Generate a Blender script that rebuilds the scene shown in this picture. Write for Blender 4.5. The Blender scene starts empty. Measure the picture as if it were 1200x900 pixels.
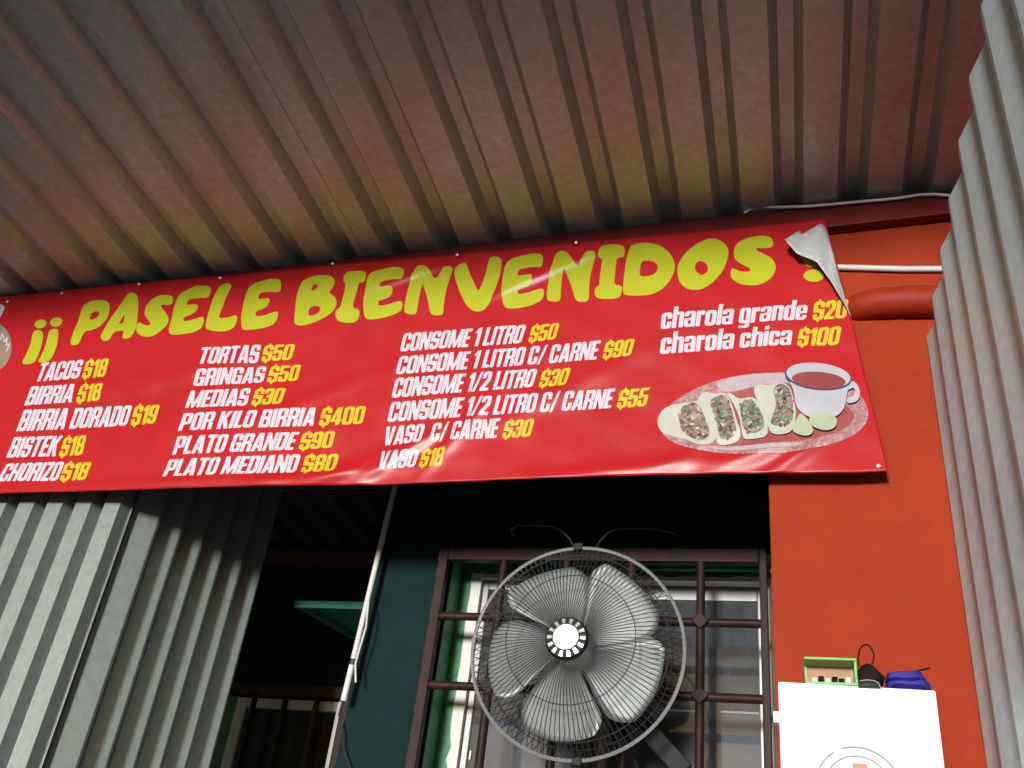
import bpy, bmesh, math, random
import numpy as np
from mathutils import Vector, Matrix
random.seed(7); rng = np.random.default_rng(7)
S = bpy.context.scene
COL = S.collection

# ------------------------------------------------------------------ camera
RX = (0.96397134, -0.03901789, -0.26312899)
RY = (0.24143201, 0.54358932, 0.80387887)
RZ = (0.11166845, -0.83844395, 0.53342469)
FPX = 1146.45
CAMP = Vector((0.0, -1.9, 1.55))
cam = bpy.data.cameras.new('camera'); camo = bpy.data.objects.new('camera', cam); COL.objects.link(camo)
cam.sensor_width = 36.0; cam.lens = FPX/1200*36; cam.clip_start = 0.02; cam.clip_end = 2000
camo.matrix_world = Matrix(((RX[0], -RX[1], -RX[2], CAMP.x), (RY[0], -RY[1], -RY[2], CAMP.y),
                            (RZ[0], -RZ[1], -RZ[2], CAMP.z), (0, 0, 0, 1)))
S.camera = camo
# ------------------------------------------------------------------ sky, sun, exposure
SUN_EL, SUN_DX = 3.4, 0.10
W = bpy.data.worlds.new('World'); S.world = W; W.use_nodes = True
nt = W.node_tree; bg = nt.nodes['Background']
sky = nt.nodes.new('ShaderNodeTexSky'); sky.sky_type = 'NISHITA'; sky.sun_disc = False
sky.sun_elevation = math.radians(SUN_EL); sky.sun_rotation = math.radians(180) + math.atan(SUN_DX)
nt.links.new(sky.outputs[0], bg.inputs[0]); bg.inputs[1].default_value = 0.15
sl = bpy.data.lights.new('sun', 'SUN'); sl.energy = 3.3; sl.angle = math.radians(9.0); sl.color = (0.94, 0.985, 1.0)
slo = bpy.data.objects.new('sun', sl); COL.objects.link(slo)
slo.rotation_euler = Vector((SUN_DX, 1, -math.tan(math.radians(SUN_EL)))).to_track_quat('-Z', 'Y').to_euler()
S.view_settings.view_transform = 'Standard'; S.view_settings.look = 'None'
S.view_settings.gamma = 1; S.view_settings.use_curve_mapping = False
S.view_settings.exposure = 0.45
S.cycles.max_bounces = 8; S.cycles.use_denoising = True

# ------------------------------------------------------------------ helpers
def ray(px, py):
    v = (px-600, py-450, FPX)
    return (sum(a*b for a, b in zip(RX, v)), sum(a*b for a, b in zip(RY, v)), sum(a*b for a, b in zip(RZ, v)))
def P(px, py, Y):                       # photo point -> world point on the frontal plane Y metres ahead
    r = ray(px, py); k = Y/r[1]
    return Vector((r[0]*k, Y-1.9, r[2]*k+1.55))
def w(X, Y, Z): return Vector((X, Y-1.9, Z+1.55))

class MB:
    def __init__(s): s.v = []; s.f = []
    def add(s, vs, fs):
        o = len(s.v); s.v += [tuple(v) for v in vs]; s.f += [tuple(i+o for i in f) for f in fs]; return s
    def box(s, a, b):
        x0, y0, z0 = a; x1, y1, z1 = b
        vs = [(x0,y0,z0),(x1,y0,z0),(x1,y1,z0),(x0,y1,z0),(x0,y0,z1),(x1,y0,z1),(x1,y1,z1),(x0,y1,z1)]
        return s.add(vs, [(0,3,2,1),(4,5,6,7),(0,1,5,4),(1,2,6,5),(2,3,7,6),(3,0,4,7)])
    def tube(s, pts, r, n=10, cap=True, closed=False):
        pts = [Vector(p) for p in pts]; m = len(pts)
        rs = r if isinstance(r, (list, tuple)) else [r]*m
        up = None; rings = []
        for i, p in enumerate(pts):
            if closed: t = pts[(i+1) % m]-pts[i-1]
            else: t = pts[min(i+1, m-1)]-pts[max(i-1, 0)]
            t.normalize()
            if up is None:
                up = Vector((0,0,1)) if abs(t.z) < .9 else Vector((0,1,0))
            a = up-t*up.dot(t); a.normalize(); b = t.cross(a); up = a
            rings.append([p+(a*math.cos(2*math.pi*k/n)+b*math.sin(2*math.pi*k/n))*rs[i] for k in range(n)])
        vs = [v for g in rings for v in g]; fs = []
        for i in range(m if closed else m-1):
            j = (i+1) % m
            for k in range(n):
                fs.append((i*n+k, i*n+(k+1) % n, j*n+(k+1) % n, j*n+k))
        if cap and not closed:
            fs.append(tuple(range(n))[::-1]); fs.append(tuple((m-1)*n+k for k in range(n)))
        return s.add(vs, fs)
    def bar(s, a, b, wd, hd, side=Vector((0,1,0))):      # rectangular bar from a to b
        a = Vector(a); b = Vector(b); t = (b-a).normalized(); u = side-t*side.dot(t); u.normalize(); q = t.cross(u)
        vs = []
        for p in (a, b):
            for su, sq in ((-1,-1),(1,-1),(1,1),(-1,1)): vs.append(p+u*su*hd/2+q*sq*wd/2)
        return s.add(vs, [(0,3,2,1),(4,5,6,7),(0,1,5,4),(1,2,6,5),(2,3,7,6),(3,0,4,7)])
    def lathe(s, c, prof, n=40, arc=None):               # axis along -Y, prof = [(radius, y offset)]
        vs = []
        for r, y in prof:
            for k in range(n):
                a = 2*math.pi*k/n; vs.append((c[0]+r*math.cos(a), c[1]+y, c[2]+r*math.sin(a)))
        fs = []
        for i in range(len(prof)-1):
            for k in range(n): fs.append((i*n+k, i*n+(k+1) % n, (i+1)*n+(k+1) % n, (i+1)*n+k))
        if prof[0][0] > 1e-6: fs.append(tuple(range(n)))
        if prof[-1][0] > 1e-6: fs.append(tuple((len(prof)-1)*n+k for k in range(n))[::-1])
        return s.add(vs, fs)
    def build(s, name, mat, parent=None, smooth=False, bevel=0, fix=True):
        me = bpy.data.meshes.new(name); me.from_pydata(s.v, [], s.f); me.validate()
        if fix:
            bm = bmesh.new(); bm.from_mesh(me); bmesh.ops.recalc_face_normals(bm, faces=bm.faces)
            if bevel:
                es = [e for e in bm.edges if len(e.link_faces) == 2 and e.calc_face_angle(0) > .6]
                bmesh.ops.bevel(bm, geom=es, offset=bevel, segments=2, affect='EDGES', profile=.6)
            bm.to_mesh(me); bm.free()
        if smooth:
            for p in me.polygons: p.use_smooth = True
            me.set_sharp_from_angle(angle=math.radians(38))
        o = bpy.data.objects.new(name, me); COL.objects.link(o); me.materials.append(mat)
        if parent:
            o.parent = parent
            o.matrix_parent_inverse = Matrix.Translation(parent.location).inverted()
        return o

def tag(o, label=None, cat=None, group=None, kind=None):
    if label: o['label'] = label
    if cat: o['category'] = cat
    if group: o['group'] = group
    if kind: o['kind'] = kind
    return o
def thing(name, loc, label, cat, group=None):
    o = bpy.data.objects.new(name, None); COL.objects.link(o); o.location = loc; o.empty_display_size = .05
    return tag(o, label, cat, group)

# ------------------------------------------------------------------ materials
def mat(name, col, rough=.5, metal=0, spec=.5, noise=None, bump=None, coat=0, trans=0):
    """noise = (scale, strength, colour2[, detail]); bump = (scale, strength)"""
    m = bpy.data.materials.new(name); m.use_nodes = True; t = m.node_tree; b = t.nodes['Principled BSDF']
    b.inputs['Base Color'].default_value = (*col, 1); b.inputs['Roughness'].default_value = rough
    b.inputs['Metallic'].default_value = metal; b.inputs['Specular IOR Level'].default_value = spec
    b.inputs['Coat Weight'].default_value = coat; b.inputs['Transmission Weight'].default_value = trans
    tc = t.nodes.new('ShaderNodeTexCoord')
    if noise:
        n = t.nodes.new('ShaderNodeTexNoise'); n.inputs['Scale'].default_value = noise[0]
        n.inputs['Detail'].default_value = noise[3] if len(noise) > 3 else 6
        n.inputs['Roughness'].default_value = .65
        t.links.new(tc.outputs['Object'], n.inputs['Vector'])
        r = t.nodes.new('ShaderNodeValToRGB'); r.color_ramp.elements[0].position = .5-.25/max(noise[1], .01)*.5
        r.color_ramp.elements[1].position = .5+.25/max(noise[1], .01)*.5
        r.color_ramp.elements[0].color = (*col, 1); r.color_ramp.elements[1].color = (*noise[2], 1)
        t.links.new(n.outputs['Fac'], r.inputs['Fac']); t.links.new(r.outputs['Color'], b.inputs['Base Color'])
    if bump:
        n2 = t.nodes.new('ShaderNodeTexNoise'); n2.inputs['Scale'].default_value = bump[0]; n2.inputs['Detail'].default_value = 5
        t.links.new(tc.outputs['Object'], n2.inputs['Vector'])
        bp = t.nodes.new('ShaderNodeBump'); bp.inputs['Strength'].default_value = bump[1]; bp.inputs['Distance'].default_value = .01
        t.links.new(n2.outputs['Fac'], bp.inputs['Height']); t.links.new(bp.outputs['Normal'], b.inputs['Normal'])
    return m
def galv(name, col, col2, rough, metal, bump=.05, spangle=.1):
    m = mat(name, col, rough, metal, noise=(55, .8, col2), bump=(9, bump)); t = m.node_tree; b = t.nodes['Principled BSDF']
    tc = t.nodes['Texture Coordinate']; v = t.nodes.new('ShaderNodeTexVoronoi'); v.inputs['Scale'].default_value = 160
    t.links.new(tc.outputs['Object'], v.inputs['Vector'])
    mr = t.nodes.new('ShaderNodeMapRange'); mr.inputs['To Min'].default_value = rough-spangle; mr.inputs['To Max'].default_value = rough+spangle
    sp = t.nodes.new('ShaderNodeSeparateColor'); t.links.new(v.outputs['Color'], sp.inputs[0])
    t.links.new(sp.outputs[0], mr.inputs['Value']); t.links.new(mr.outputs[0], b.inputs['Roughness'])
    return m
def grime(m, scale, amount, dark, thr=.55):
    t = m.node_tree; b = t.nodes['Principled BSDF']; src = b.inputs['Base Color'].links[0].from_socket
    tc = t.nodes['Texture Coordinate']; n = t.nodes.new('ShaderNodeTexNoise'); n.inputs['Scale'].default_value = scale
    n.inputs['Detail'].default_value = 12; n.inputs['Roughness'].default_value = .72; n.inputs['Distortion'].default_value = .6
    t.links.new(tc.outputs['Object'], n.inputs['Vector'])
    r = t.nodes.new('ShaderNodeValToRGB'); r.color_ramp.elements[0].position = thr; r.color_ramp.elements[1].position = thr+.16
    r.color_ramp.elements[0].color = (0,0,0,1); r.color_ramp.elements[1].color = (amount,)*3+(1,)
    t.links.new(n.outputs['Fac'], r.inputs['Fac'])
    mx = t.nodes.new('ShaderNodeMix'); mx.data_type = 'RGBA'
    t.links.new(r.outputs['Color'], mx.inputs['Factor']); t.links.new(src, mx.inputs['A']); mx.inputs['B'].default_value = (*dark, 1)
    t.links.new(mx.outputs['Result'], b.inputs['Base Color'])
M = {}
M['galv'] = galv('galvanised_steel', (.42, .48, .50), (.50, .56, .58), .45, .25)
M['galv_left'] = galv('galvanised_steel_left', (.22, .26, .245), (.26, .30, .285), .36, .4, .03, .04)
M['trim_dark'] = mat('dark_oxidised_zinc', (.07, .08, .08), .45, .4, noise=(40, .6, (.11, .12, .12)))
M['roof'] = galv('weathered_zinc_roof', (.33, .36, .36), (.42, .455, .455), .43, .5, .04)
M['inner_roof'] = galv('dark_zinc', (.10, .09, .08), (.17, .15, .14), .5, .5)  # recess roof zinc, darker base than the awning roof
M['vinyl'] = mat('red_vinyl', (.38, .010, .014), .33, noise=(3.0, .5, (.43, .013, .018)), bump=(260, .03), spec=.32)
M['vinyl_back'] = mat('white_vinyl_back', (.44, .45, .45), .5, noise=(14, .6, (.37, .38, .38)), bump=(20, .15))
M['yellow'] = mat('yellow_ink', (.37, .39, .016), .38, spec=.3, noise=(30, .5, (.41, .43, .02)))
M['gold'] = mat('warm_yellow_ink', (.50, .40, .018), .38, spec=.3, noise=(30, .5, (.54, .43, .024)))
M['white_ink'] = mat('white_ink', (.50, .47, .54), .36, spec=.3, noise=(40, .5, (.55, .52, .58)))
M['orange'] = mat('orange_wall_paint', (.265, .026, .007), .7, noise=(5, .7, (.32, .034, .009), 12), bump=(110, .22), spec=.15)
M['orange_pipe'] = mat('orange_pipe_paint', (.30, .025, .007), .55, spec=.2, noise=(20, .6, (.25, .019, .006)), bump=(30, .15))
M['beam'] = mat('maroon_beam_paint', (.12, .010, .012), .55, spec=.25, noise=(10, .6, (.16, .014, .014)), bump=(25, .2))
M['teal'] = mat('dark_teal_paint', (.0025, .015, .017), .75, spec=.12, noise=(7, .7, (.0045, .021, .023), 9), bump=(60, .12))
M['green'] = mat('green_paint', (.010, .13, .055), .5, noise=(40, .8, (.02, .20, .09)), bump=(40, .2))
M['hood'] = mat('sea_green_paint', (.04, .42, .27), .5, noise=(18, .6, (.05, .48, .31)))
M['hood_rim'] = mat('pale_green_rim', (.07, .36, .25), .5, noise=(30, .6, (.05, .28, .2)))
M['brown'] = mat('brown_iron_paint', (.022, .0090, .0072), .5, spec=.15, noise=(35, .7, (.034, .014, .011)), bump=(80, .04))
M['wood'] = mat('brown_wood', (.032, .018, .012), .65, spec=.2, noise=(20, .7, (.05, .028, .018)))
M['frame_white'] = mat('window_frame_white', (.62, .62, .55), .5, noise=(25, .6, (.52, .52, .46)))
M['alu'] = mat('grey_aluminium', (.30, .29, .28), .4, .4, noise=(30, .5, (.24, .23, .23)))
M['conduit'] = mat('white_pvc', (.66, .65, .62), .45, noise=(20, .6, (.56, .55, .53)))
M['cable'] = mat('white_cable_sheath', (.84, .84, .82), .45, noise=(20, .6, (.76, .76, .74)))
M['tape'] = mat('black_tape', (.015, .015, .015), .5, noise=(50, .5, (.03, .03, .03)))
M['fan_wire'] = mat('dark_chrome_wire', (.10, .10, .10), .35, .8, noise=(60, .5, (.16, .16, .16)))
M['fan_ring'] = mat('chrome_ring', (.55, .56, .57), .3, .7, noise=(40, .5, (.48, .49, .5)))
M['blade'] = mat('brushed_blade', (.20, .22, .22), .48, .3, noise=(30, .5, (.26, .28, .28)))
M['hub_white'] = mat('white_hub_plastic', (.88, .88, .88), .4, noise=(50, .4, (.84, .84, .84)))
M['fan_dark'] = mat('dark_fan_plastic', (.012, .012, .013), .6, spec=.2, noise=(40, .5, (.02, .02, .021)))
M['board'] = mat('white_enamel', (.86, .88, .88), .35, noise=(12, .5, (.84, .86, .87)))
M['board_grey'] = mat('grey_logo_ink', (.20, .20, .20), .5, noise=(60, .5, (.26, .26, .26)))
M['board_orange'] = mat('orange_logo_ink', (.75, .16, .08), .5, noise=(60, .5, (.80, .22, .12)))
M['black'] = mat('black_cloth', (.008, .005, .005), .8, spec=.15, noise=(60, .6, (.016, .010, .009)), bump=(120, .3))
M['blue'] = mat('blue_cloth', (.014, .014, .20), .7, noise=(50, .7, (.022, .022, .30)), bump=(80, .4))
M['green_box'] = mat('green_plastic', (.10, .40, .10), .3, noise=(50, .5, (.14, .48, .14)))
M['amber'] = mat('amber_panel', (.30, .13, .04), .45, noise=(90, .7, (.36, .17, .06)))
M['bead'] = mat('pale_beads', (.55, .60, .48), .5, noise=(90, .6, (.4, .45, .36)))
M['grey_rim'] = mat('grey_rim', (.22, .22, .24), .4, noise=(50, .5, (.28, .28, .3)))
M['steel'] = mat('bright_screw', (.75, .70, .68), .3, .3, noise=(50, .5, (.65, .6, .6)))
M['ground'] = mat('grey_concrete', (.22, .21, .20), .8, noise=(2.5, .7, (.28, .27, .25), 10), bump=(12, .4))
M['curtain'] = mat('grey_curtain', (.030, .033, .037), .85, noise=(8, .6, (.05, .053, .058)), bump=(18, .4))
M['blind'] = mat('cream_blind', (.30, .29, .24), .7, noise=(20, .6, (.24, .23, .2)))
M['dim_blue'] = mat('bluish_sheet', (.075, .10, .135), .6, noise=(6, .6, (.11, .135, .17)))
M['sticker'] = mat('white_sticker', (.75, .75, .72), .5, noise=(60, .5, (.68, .68, .66)))
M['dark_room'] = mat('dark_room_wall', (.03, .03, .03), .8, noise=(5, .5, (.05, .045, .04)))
M['emblem'] = mat('grey_brown_print', (.24, .17, .12), .35, noise=(30, .6, (.30, .22, .17)))
grime(M['orange'], 3.2, .3, (.13, .018, .010), .54); grime(M['orange'], 26, .35, (.42, .06, .02), .60)
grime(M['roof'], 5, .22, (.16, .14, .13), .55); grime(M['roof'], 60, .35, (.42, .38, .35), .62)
grime(M['vinyl'], 2.2, .35, (.26, .012, .014), .52)
grime(M['teal'], 6, .4, (.008, .028, .030), .56)
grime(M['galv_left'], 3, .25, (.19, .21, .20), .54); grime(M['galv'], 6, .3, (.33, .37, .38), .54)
grime(M['brown'], 30, .5, (.045, .02, .015), .58)
grime(M['blade'], 22, .4, (.16, .17, .16), .54)
def glass(name, tint, gl=.10):
    m = bpy.data.materials.new(name); m.use_nodes = True; t = m.node_tree; t.nodes.remove(t.nodes['Principled BSDF'])
    out = t.nodes['Material Output']; tr = t.nodes.new('ShaderNodeBsdfTransparent'); tr.inputs[0].default_value = (*tint, 1)
    g = t.nodes.new('ShaderNodeBsdfGlossy'); g.inputs['Roughness'].default_value = .06
    lw = t.nodes.new('ShaderNodeFresnel'); lw.inputs[0].default_value = 1.5
    mx = t.nodes.new('ShaderNodeMixShader'); t.links.new(lw.outputs[0], mx.inputs[0])
    t.links.new(tr.outputs[0], mx.inputs[1]); t.links.new(g.outputs[0], mx.inputs[2])
    # faint dust so the pane reads as glass
    d = t.nodes.new('ShaderNodeBsdfDiffuse'); d.inputs[0].default_value = (.3, .32, .33, 1)
    n = t.nodes.new('ShaderNodeTexNoise'); n.inputs['Scale'].default_value = 14; n.inputs['Detail'].default_value = 8
    mr = t.nodes.new('ShaderNodeMapRange'); mr.inputs['To Min'].default_value = 0; mr.inputs['To Max'].default_value = gl*2
    t.links.new(n.outputs['Fac'], mr.inputs['Value'])
    m2 = t.nodes.new('ShaderNodeMixShader'); t.links.new(mr.outputs[0], m2.inputs[0])
    t.links.new(mx.outputs[0], m2.inputs[1]); t.links.new(d.outputs[0], m2.inputs[2])
    t.links.new(m2.outputs[0], out.inputs[0]); return m
M['glass'] = glass('window_glass', (.8, .82, .84))
M['glass_tint'] = glass('tinted_glass', (.55, .5, .45), .06)

# ------------------------------------------------------------------ ground
tag(MB().add([(-400,-400,0),(400,-400,0),(400,400,0),(-400,400,0)], [(0,1,2,3)]).build('ground', M['ground']), kind='structure')

# ------------------------------------------------------------------ corrugated sheets
def corr(origin, du, dn, dv, period, prof, length, v0, v1, nv=1, start=0.0):
    """profile prof = [(u fraction, depth)], marching along du, relief along dn, extruded from v0(u) to v1(u) along dv"""
    def relief(u):
        f = (u/period) % 1; pr = prof+[(prof[0][0]+1, prof[0][1])]
        for (fa, da), (fb, db) in zip(pr, pr[1:]):
            if fa <= f <= fb: return da+(db-da)*(f-fa)/max(fb-fa, 1e-9)
        return prof[-1][1]
    us = []; k = math.floor(start/period)-1
    while k*period < start+length:
        for f, d in prof:
            u = (k+f)*period
            if start-1e-6 <= u <= start+length+1e-6: us.append((u, d))
        k += 1
    for ue in (start, start+length):
        if all(abs(ue-u) > 1e-4 for u, d in us): us.append((ue, relief(ue)))
    us.sort()
    m = MB(); vs = []; fs = []
    for (u, d) in us:
        a, b = v0(u), v1(u)
        for j in range(nv+1):
            vs.append(origin+du*u+dn*d+dv*(a+(b-a)*j/nv))
    for i in range(len(us)-1):
        for j in range(nv):
            q = i*(nv+1)+j; fs.append((q, q+nv+1, q+nv+2, q+1))
    return m.add(vs, fs)
def sheet(m, name, material, parent, th=.0012):
    o = m.build(name, material, parent, fix=False)
    md = o.modifiers.new('thickness', 'SOLIDIFY'); md.thickness = th; md.offset = 0
    return o
X_, Y_, Z_ = Vector((1,0,0)), Vector((0,1,0)), Vector((0,0,1))

# awning roof: ribs run front to back
roof = thing('corrugated_roof', w(-1.2, 0.6, 1.72), 'brownish grey corrugated metal roof reflecting the red banner below', 'roof')
GP = .147
RDU = Vector((1, 0, .043)).normalized()
def zroof(X): return 1.728+.043*(X-.04)
gprof = [(0, 0), (.019/GP, .030), (.051/GP, .030), (.070/GP, 0)]
g0 = -.141
def roof_sheet(n0, n1, dz):
    a, b = g0+n0*GP-.05, g0+n1*GP+.09
    L = b-a
    m = corr(Vector((g0, 0, 1.55+zroof(g0)+dz)), RDU, Z_, Y_, GP, gprof, L, lambda u: -1.7, lambda u: .06, 5, start=a-g0)
    # a tiny lap-edge unevenness
    sheet(m, 'roof_sheet', M['roof'], roof)
for i, (n0, n1) in enumerate([(-26,-20),(-20,-14),(-14,-7),(-7,0),(0,7)]):
    roof_sheet(n0, n1, .0016*(i % 2))

# lower roof over the recess
iroof = thing('recess_roof', w(-1.0, 2.4, 1.30), 'dark corrugated roof over the recess, seen below the banner', 'roof')
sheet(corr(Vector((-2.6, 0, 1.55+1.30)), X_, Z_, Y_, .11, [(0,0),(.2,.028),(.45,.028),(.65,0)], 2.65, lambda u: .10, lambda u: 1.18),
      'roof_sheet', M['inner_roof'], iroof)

# left partition (angled slightly), ribs vertical
YK, XK = 1.95, -1.609                       # the corner where the front sheet meets the receding one
part = thing('corrugated_partition', w(XK, YK, -1.55), 'shiny galvanised corrugated partition below the left end of the red banner', 'partition')
d1 = Vector((1, .05, 0)).normalized(); n1 = Vector((d1.y, -d1.x, 0)); pit = .0835; L1 = pit*10.68
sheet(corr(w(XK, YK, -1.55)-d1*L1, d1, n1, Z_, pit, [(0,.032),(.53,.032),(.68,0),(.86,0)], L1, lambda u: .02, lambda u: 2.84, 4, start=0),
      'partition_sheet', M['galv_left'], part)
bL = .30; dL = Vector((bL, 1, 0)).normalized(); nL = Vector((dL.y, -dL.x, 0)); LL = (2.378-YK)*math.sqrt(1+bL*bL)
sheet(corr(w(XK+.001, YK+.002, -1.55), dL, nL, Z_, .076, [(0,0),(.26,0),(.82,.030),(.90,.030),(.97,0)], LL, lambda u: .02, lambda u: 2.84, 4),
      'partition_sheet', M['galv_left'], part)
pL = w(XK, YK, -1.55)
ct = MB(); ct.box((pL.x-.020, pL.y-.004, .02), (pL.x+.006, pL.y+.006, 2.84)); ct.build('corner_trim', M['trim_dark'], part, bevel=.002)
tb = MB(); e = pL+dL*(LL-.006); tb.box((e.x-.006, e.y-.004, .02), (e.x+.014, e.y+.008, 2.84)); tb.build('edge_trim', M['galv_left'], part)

# right sheet, ribs vertical, stepping away from the camera
aR, bR = .3135+.03*1.9, -.03
pR = Vector((aR+bR*.35, .35-1.9, 0)); dR = Vector((bR, 1, 0)).normalized(); nR = Vector((-dR.y, dR.x, 0))
rsh = thing('corrugated_fence', pR, 'pale galvanised corrugated fence sheet on the right, stepping away to the orange wall', 'fence')
LR = (1.885-.35)*math.sqrt(1+bR*bR)
# ridge tips are at nR relief 0; the rest sits behind (positive X)
sheet(corr(pR, dR, nR, Z_, .130, [(0,-.0012),(.07,-.022),(.22,-.022),(.88,0)], LR, lambda u: .02,
           lambda u: 1.55+1.46-.13*(u+.35-.9), 4, start=.0), 'fence_sheet', M['galv'], rsh)

# ------------------------------------------------------------------ walls
def prism_xz(poly, y0, y1):
    n = len(poly)
    return MB().add([(p[0], y0, p[1]) for p in poly]+[(p[0], y1, p[1]) for p in poly],
                    [tuple(range(n))[::-1], tuple(range(n, 2*n))]+[(i, (i+1) % n, n+(i+1) % n, n+i) for i in range(n)])
owall = thing('orange_wall', w(.2, 1.95, -1.55), 'orange painted wall right of the window, behind the white cabinet', 'wall')
m = MB(); XE = -.0295
m.box((XE, 0, 0), (.75, .42, 3.270)); m.build('wall', M['orange'], owall, bevel=.004)
lin = prism_xz([(-2.75, 2.86), (XE-.001, 2.86), (XE-.001, 1.55+zroof(XE)-.004), (-2.75, 1.55+zroof(-2.75)-.004)], .002, .10); lin.build('lintel', M['orange'], owall)
bm_ = prism_xz([(-2.75, 1.55+zroof(-2.75)-.095), (.62, 1.55+zroof(.62)-.072), (.62, 1.55+zroof(.62)-.003), (-2.75, 1.55+zroof(-2.75)-.003)], -.032, -.002)
tag(bm_.build('beam', M['beam'], None, bevel=.003), 'dark red beam under the roof along the top of the banner', 'beam')

YT = 2.28
twall = thing('teal_wall', w(-.6, YT, -1.55), 'dark teal wall around the barred window behind the fan', 'wall')
wx0 = P(500, 860, YT).x; wx1 = P(908, 760, YT).x; wz1 = P(700, 648, YT).z; wz0 = 1.55-.1
cx = -.4655*YT
m = MB()
# one wall with an opening, as a grid of blocks sharing no faces
pts = [(cx, 0), (wx0, 0), (wx1+.05, 0)]
def slab(m, x0, x1, z0, z1, y0, y1): m.box((x0, y0, z0), (x1, y1, z1))
yw = YT-1.9
m.add([(cx,yw,0),(wx1+.06,yw,0),(wx1+.06,yw,2.86),(cx,yw,2.86),(wx0,yw,wz0),(wx1,yw,wz0),(wx1,yw,wz1),(wx0,yw,wz1),
       (wx0,yw+.09,wz0),(wx1,yw+.09,wz0),(wx1,yw+.09,wz1),(wx0,yw+.09,wz1),(cx,yw+.80,0),(cx,yw+.80,2.86)],
      [(0,1,5,4),(1,2,6,5),(2,3,7,6),(3,0,4,7),(4,5,9,8),(5,6,10,9),(6,7,11,10),(7,4,8,11),(0,3,13,12)])
m.build('wall', M['teal'], twall, fix=False)
# sloppy green paint on the reveal, laid over the window opening edges
gp = MB()
def jag(n, f): return [f(i/(n-1)) for i in range(n)]
n = 40
L0 = jag(n, lambda t: (wx0+.0012, yw+.0865, wz0+t*(wz1-wz0)))
R0 = jag(n, lambda t: (wx0+.026+.010*random.random()*(1 if t < .6 else .4), yw+.0865, wz0+t*(wz1-wz0)))
gp.add(L0+R0, [(i, i+n, i+n+1, i+1) for i in range(n-1)])
T0 = jag(n, lambda t: (wx0+.03+t*(wx1-wx0-.035), yw+.0865, wz1-.0012)); T1 = jag(n, lambda t: (wx0+.03+t*(wx1-wx0-.035), yw+.0865, wz1-.020-.008*random.random()))
gp.add(T0+T1, [(i, i+n, i+n+1, i+1) for i in range(n-1)])
gp.add([(wx0+.0008,yw+.0015,wz0),(wx0+.0008,yw+.0885,wz0),(wx0+.0008,yw+.0885,wz1),(wx0+.0008,yw+.0015,wz1)], [(0,1,2,3)])
gp.add([(wx0+.002,yw+.0015,wz1-.0008),(wx1,yw+.0015,wz1-.0008),(wx1,yw+.0885,wz1-.0008),(wx0+.002,yw+.0885,wz1-.0008)], [(0,1,2,3)])
gp.build('painted_reveal', M['green'], twall, fix=False)

YB = 3.0; yb = YB-1.9
bwall = thing('back_wall', w(-1.5, YB, -1.55), 'almost black green wall at the back of the recess, left of the white pole', 'wall')
MB().box((-2.5, yb, 0), (cx+.35, yb+.1, 2.87)).build('wall', M['teal'], bwall)
bb = MB().box((-2.45, yb-.04, 1.55+1.235), (cx-.002, yb-.001, 1.55+1.292)); bb.build('beam', M['beam'], bwall)
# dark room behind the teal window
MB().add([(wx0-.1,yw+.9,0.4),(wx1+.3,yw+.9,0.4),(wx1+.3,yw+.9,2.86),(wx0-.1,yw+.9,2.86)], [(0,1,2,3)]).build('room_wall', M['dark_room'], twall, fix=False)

# ------------------------------------------------------------------ big window
win = thing('window', Vector(((wx0+wx1)/2, yw+.09, wz0)), 'white framed sliding window behind the brown grille and the fan', 'window')
fr = MB(); fy0, fy1 = yw+.088, yw+.125
fl = .030
fx0, fx1, fz1, fz0 = wx0+.018, wx1-.002, wz1-.016, wz0+.002
fr.box((fx0, fy0, fz0), (fx0+fl*1.25, fy1, fz1)); fr.box((fx1-.012, fy0, fz0), (fx1, fy1, fz1))
fr.box((fx0+fl*1.25, fy0, fz1-.020), (fx1-.012, fy1, fz1))
fr.build('frame', M['frame_white'], win)
def sash(x0, x1, z0, z1, y, wd, top):
    s = MB(); s.box((x0, y, z0), (x0+wd, y+.022, z1)); s.box((x1-wd, y, z0), (x1, y+.022, z1))
    s.box((x0+wd, y, z1-top), (x1-wd, y+.022, z1)); s.box((x0+wd, y, z0), (x1-wd, y+.022, z0+top))
    so = s.build('sash', M['alu'], win, bevel=.002)
    MB().box((x0+wd-.002, y+.008, z0+top-.002), (x1-wd+.002, y+.012, z1-top+.002)).build('pane', M['glass'], so)
    return so
mx = P(706, 870, YT+.13).x
sash(fx0+fl*1.25+.001, mx+.012, fz0+.02, fz1-.0205, fy0+.018, .016, .024)
sash(mx-.012, fx1-.0125, fz0+.02, fz1-.0205, fy0+.042, .026, .034)
cu = MB(); n = 60; cx0, cx1 = fx0+.02, fx1
vs = []
for i in range(n+1):
    x = cx0+(cx1-cx0)*i/n; yy = yw+.30+.012*math.sin(x*75)+.008*math.sin(x*31+1)
    vs += [(x, yy, wz0), (x, yy, wz1-.01)]
cu.add(vs, [(2*i, 2*i+2, 2*i+3, 2*i+1) for i in range(n)]); cu.build('curtain', M['curtain'], win, smooth=True, fix=False)
a = P(845, 838, YT+.17); b = P(890, 838, YT+.17)
MB().box((a.x, yw+.158, wz0), (b.x+.01, yw+.162, a.z)).build('blind', M['dim_blue'], win)
MB().box((a.x, yw+.152, a.z+.001), (b.x, yw+.165, a.z+.006)).build('blind_rail', M['frame_white'], win)
a2 = P(772, 835, YT+.17); b2 = P(816, 838, YT+.17)
MB().box((a2.x, yw+.152, a2.z), (b2.x, yw+.165, a2.z+.005)).build('blind_rail', M['frame_white'], win)
MB().box((P(735,880,YT+.17).x, yw+.158, wz0), (b2.x, yw+.162, a2.z-.002)).build('blind', M['dim_blue'], win)
a = P(696, 870, YT+.15); b = P(726, 870, YT+.15)
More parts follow.
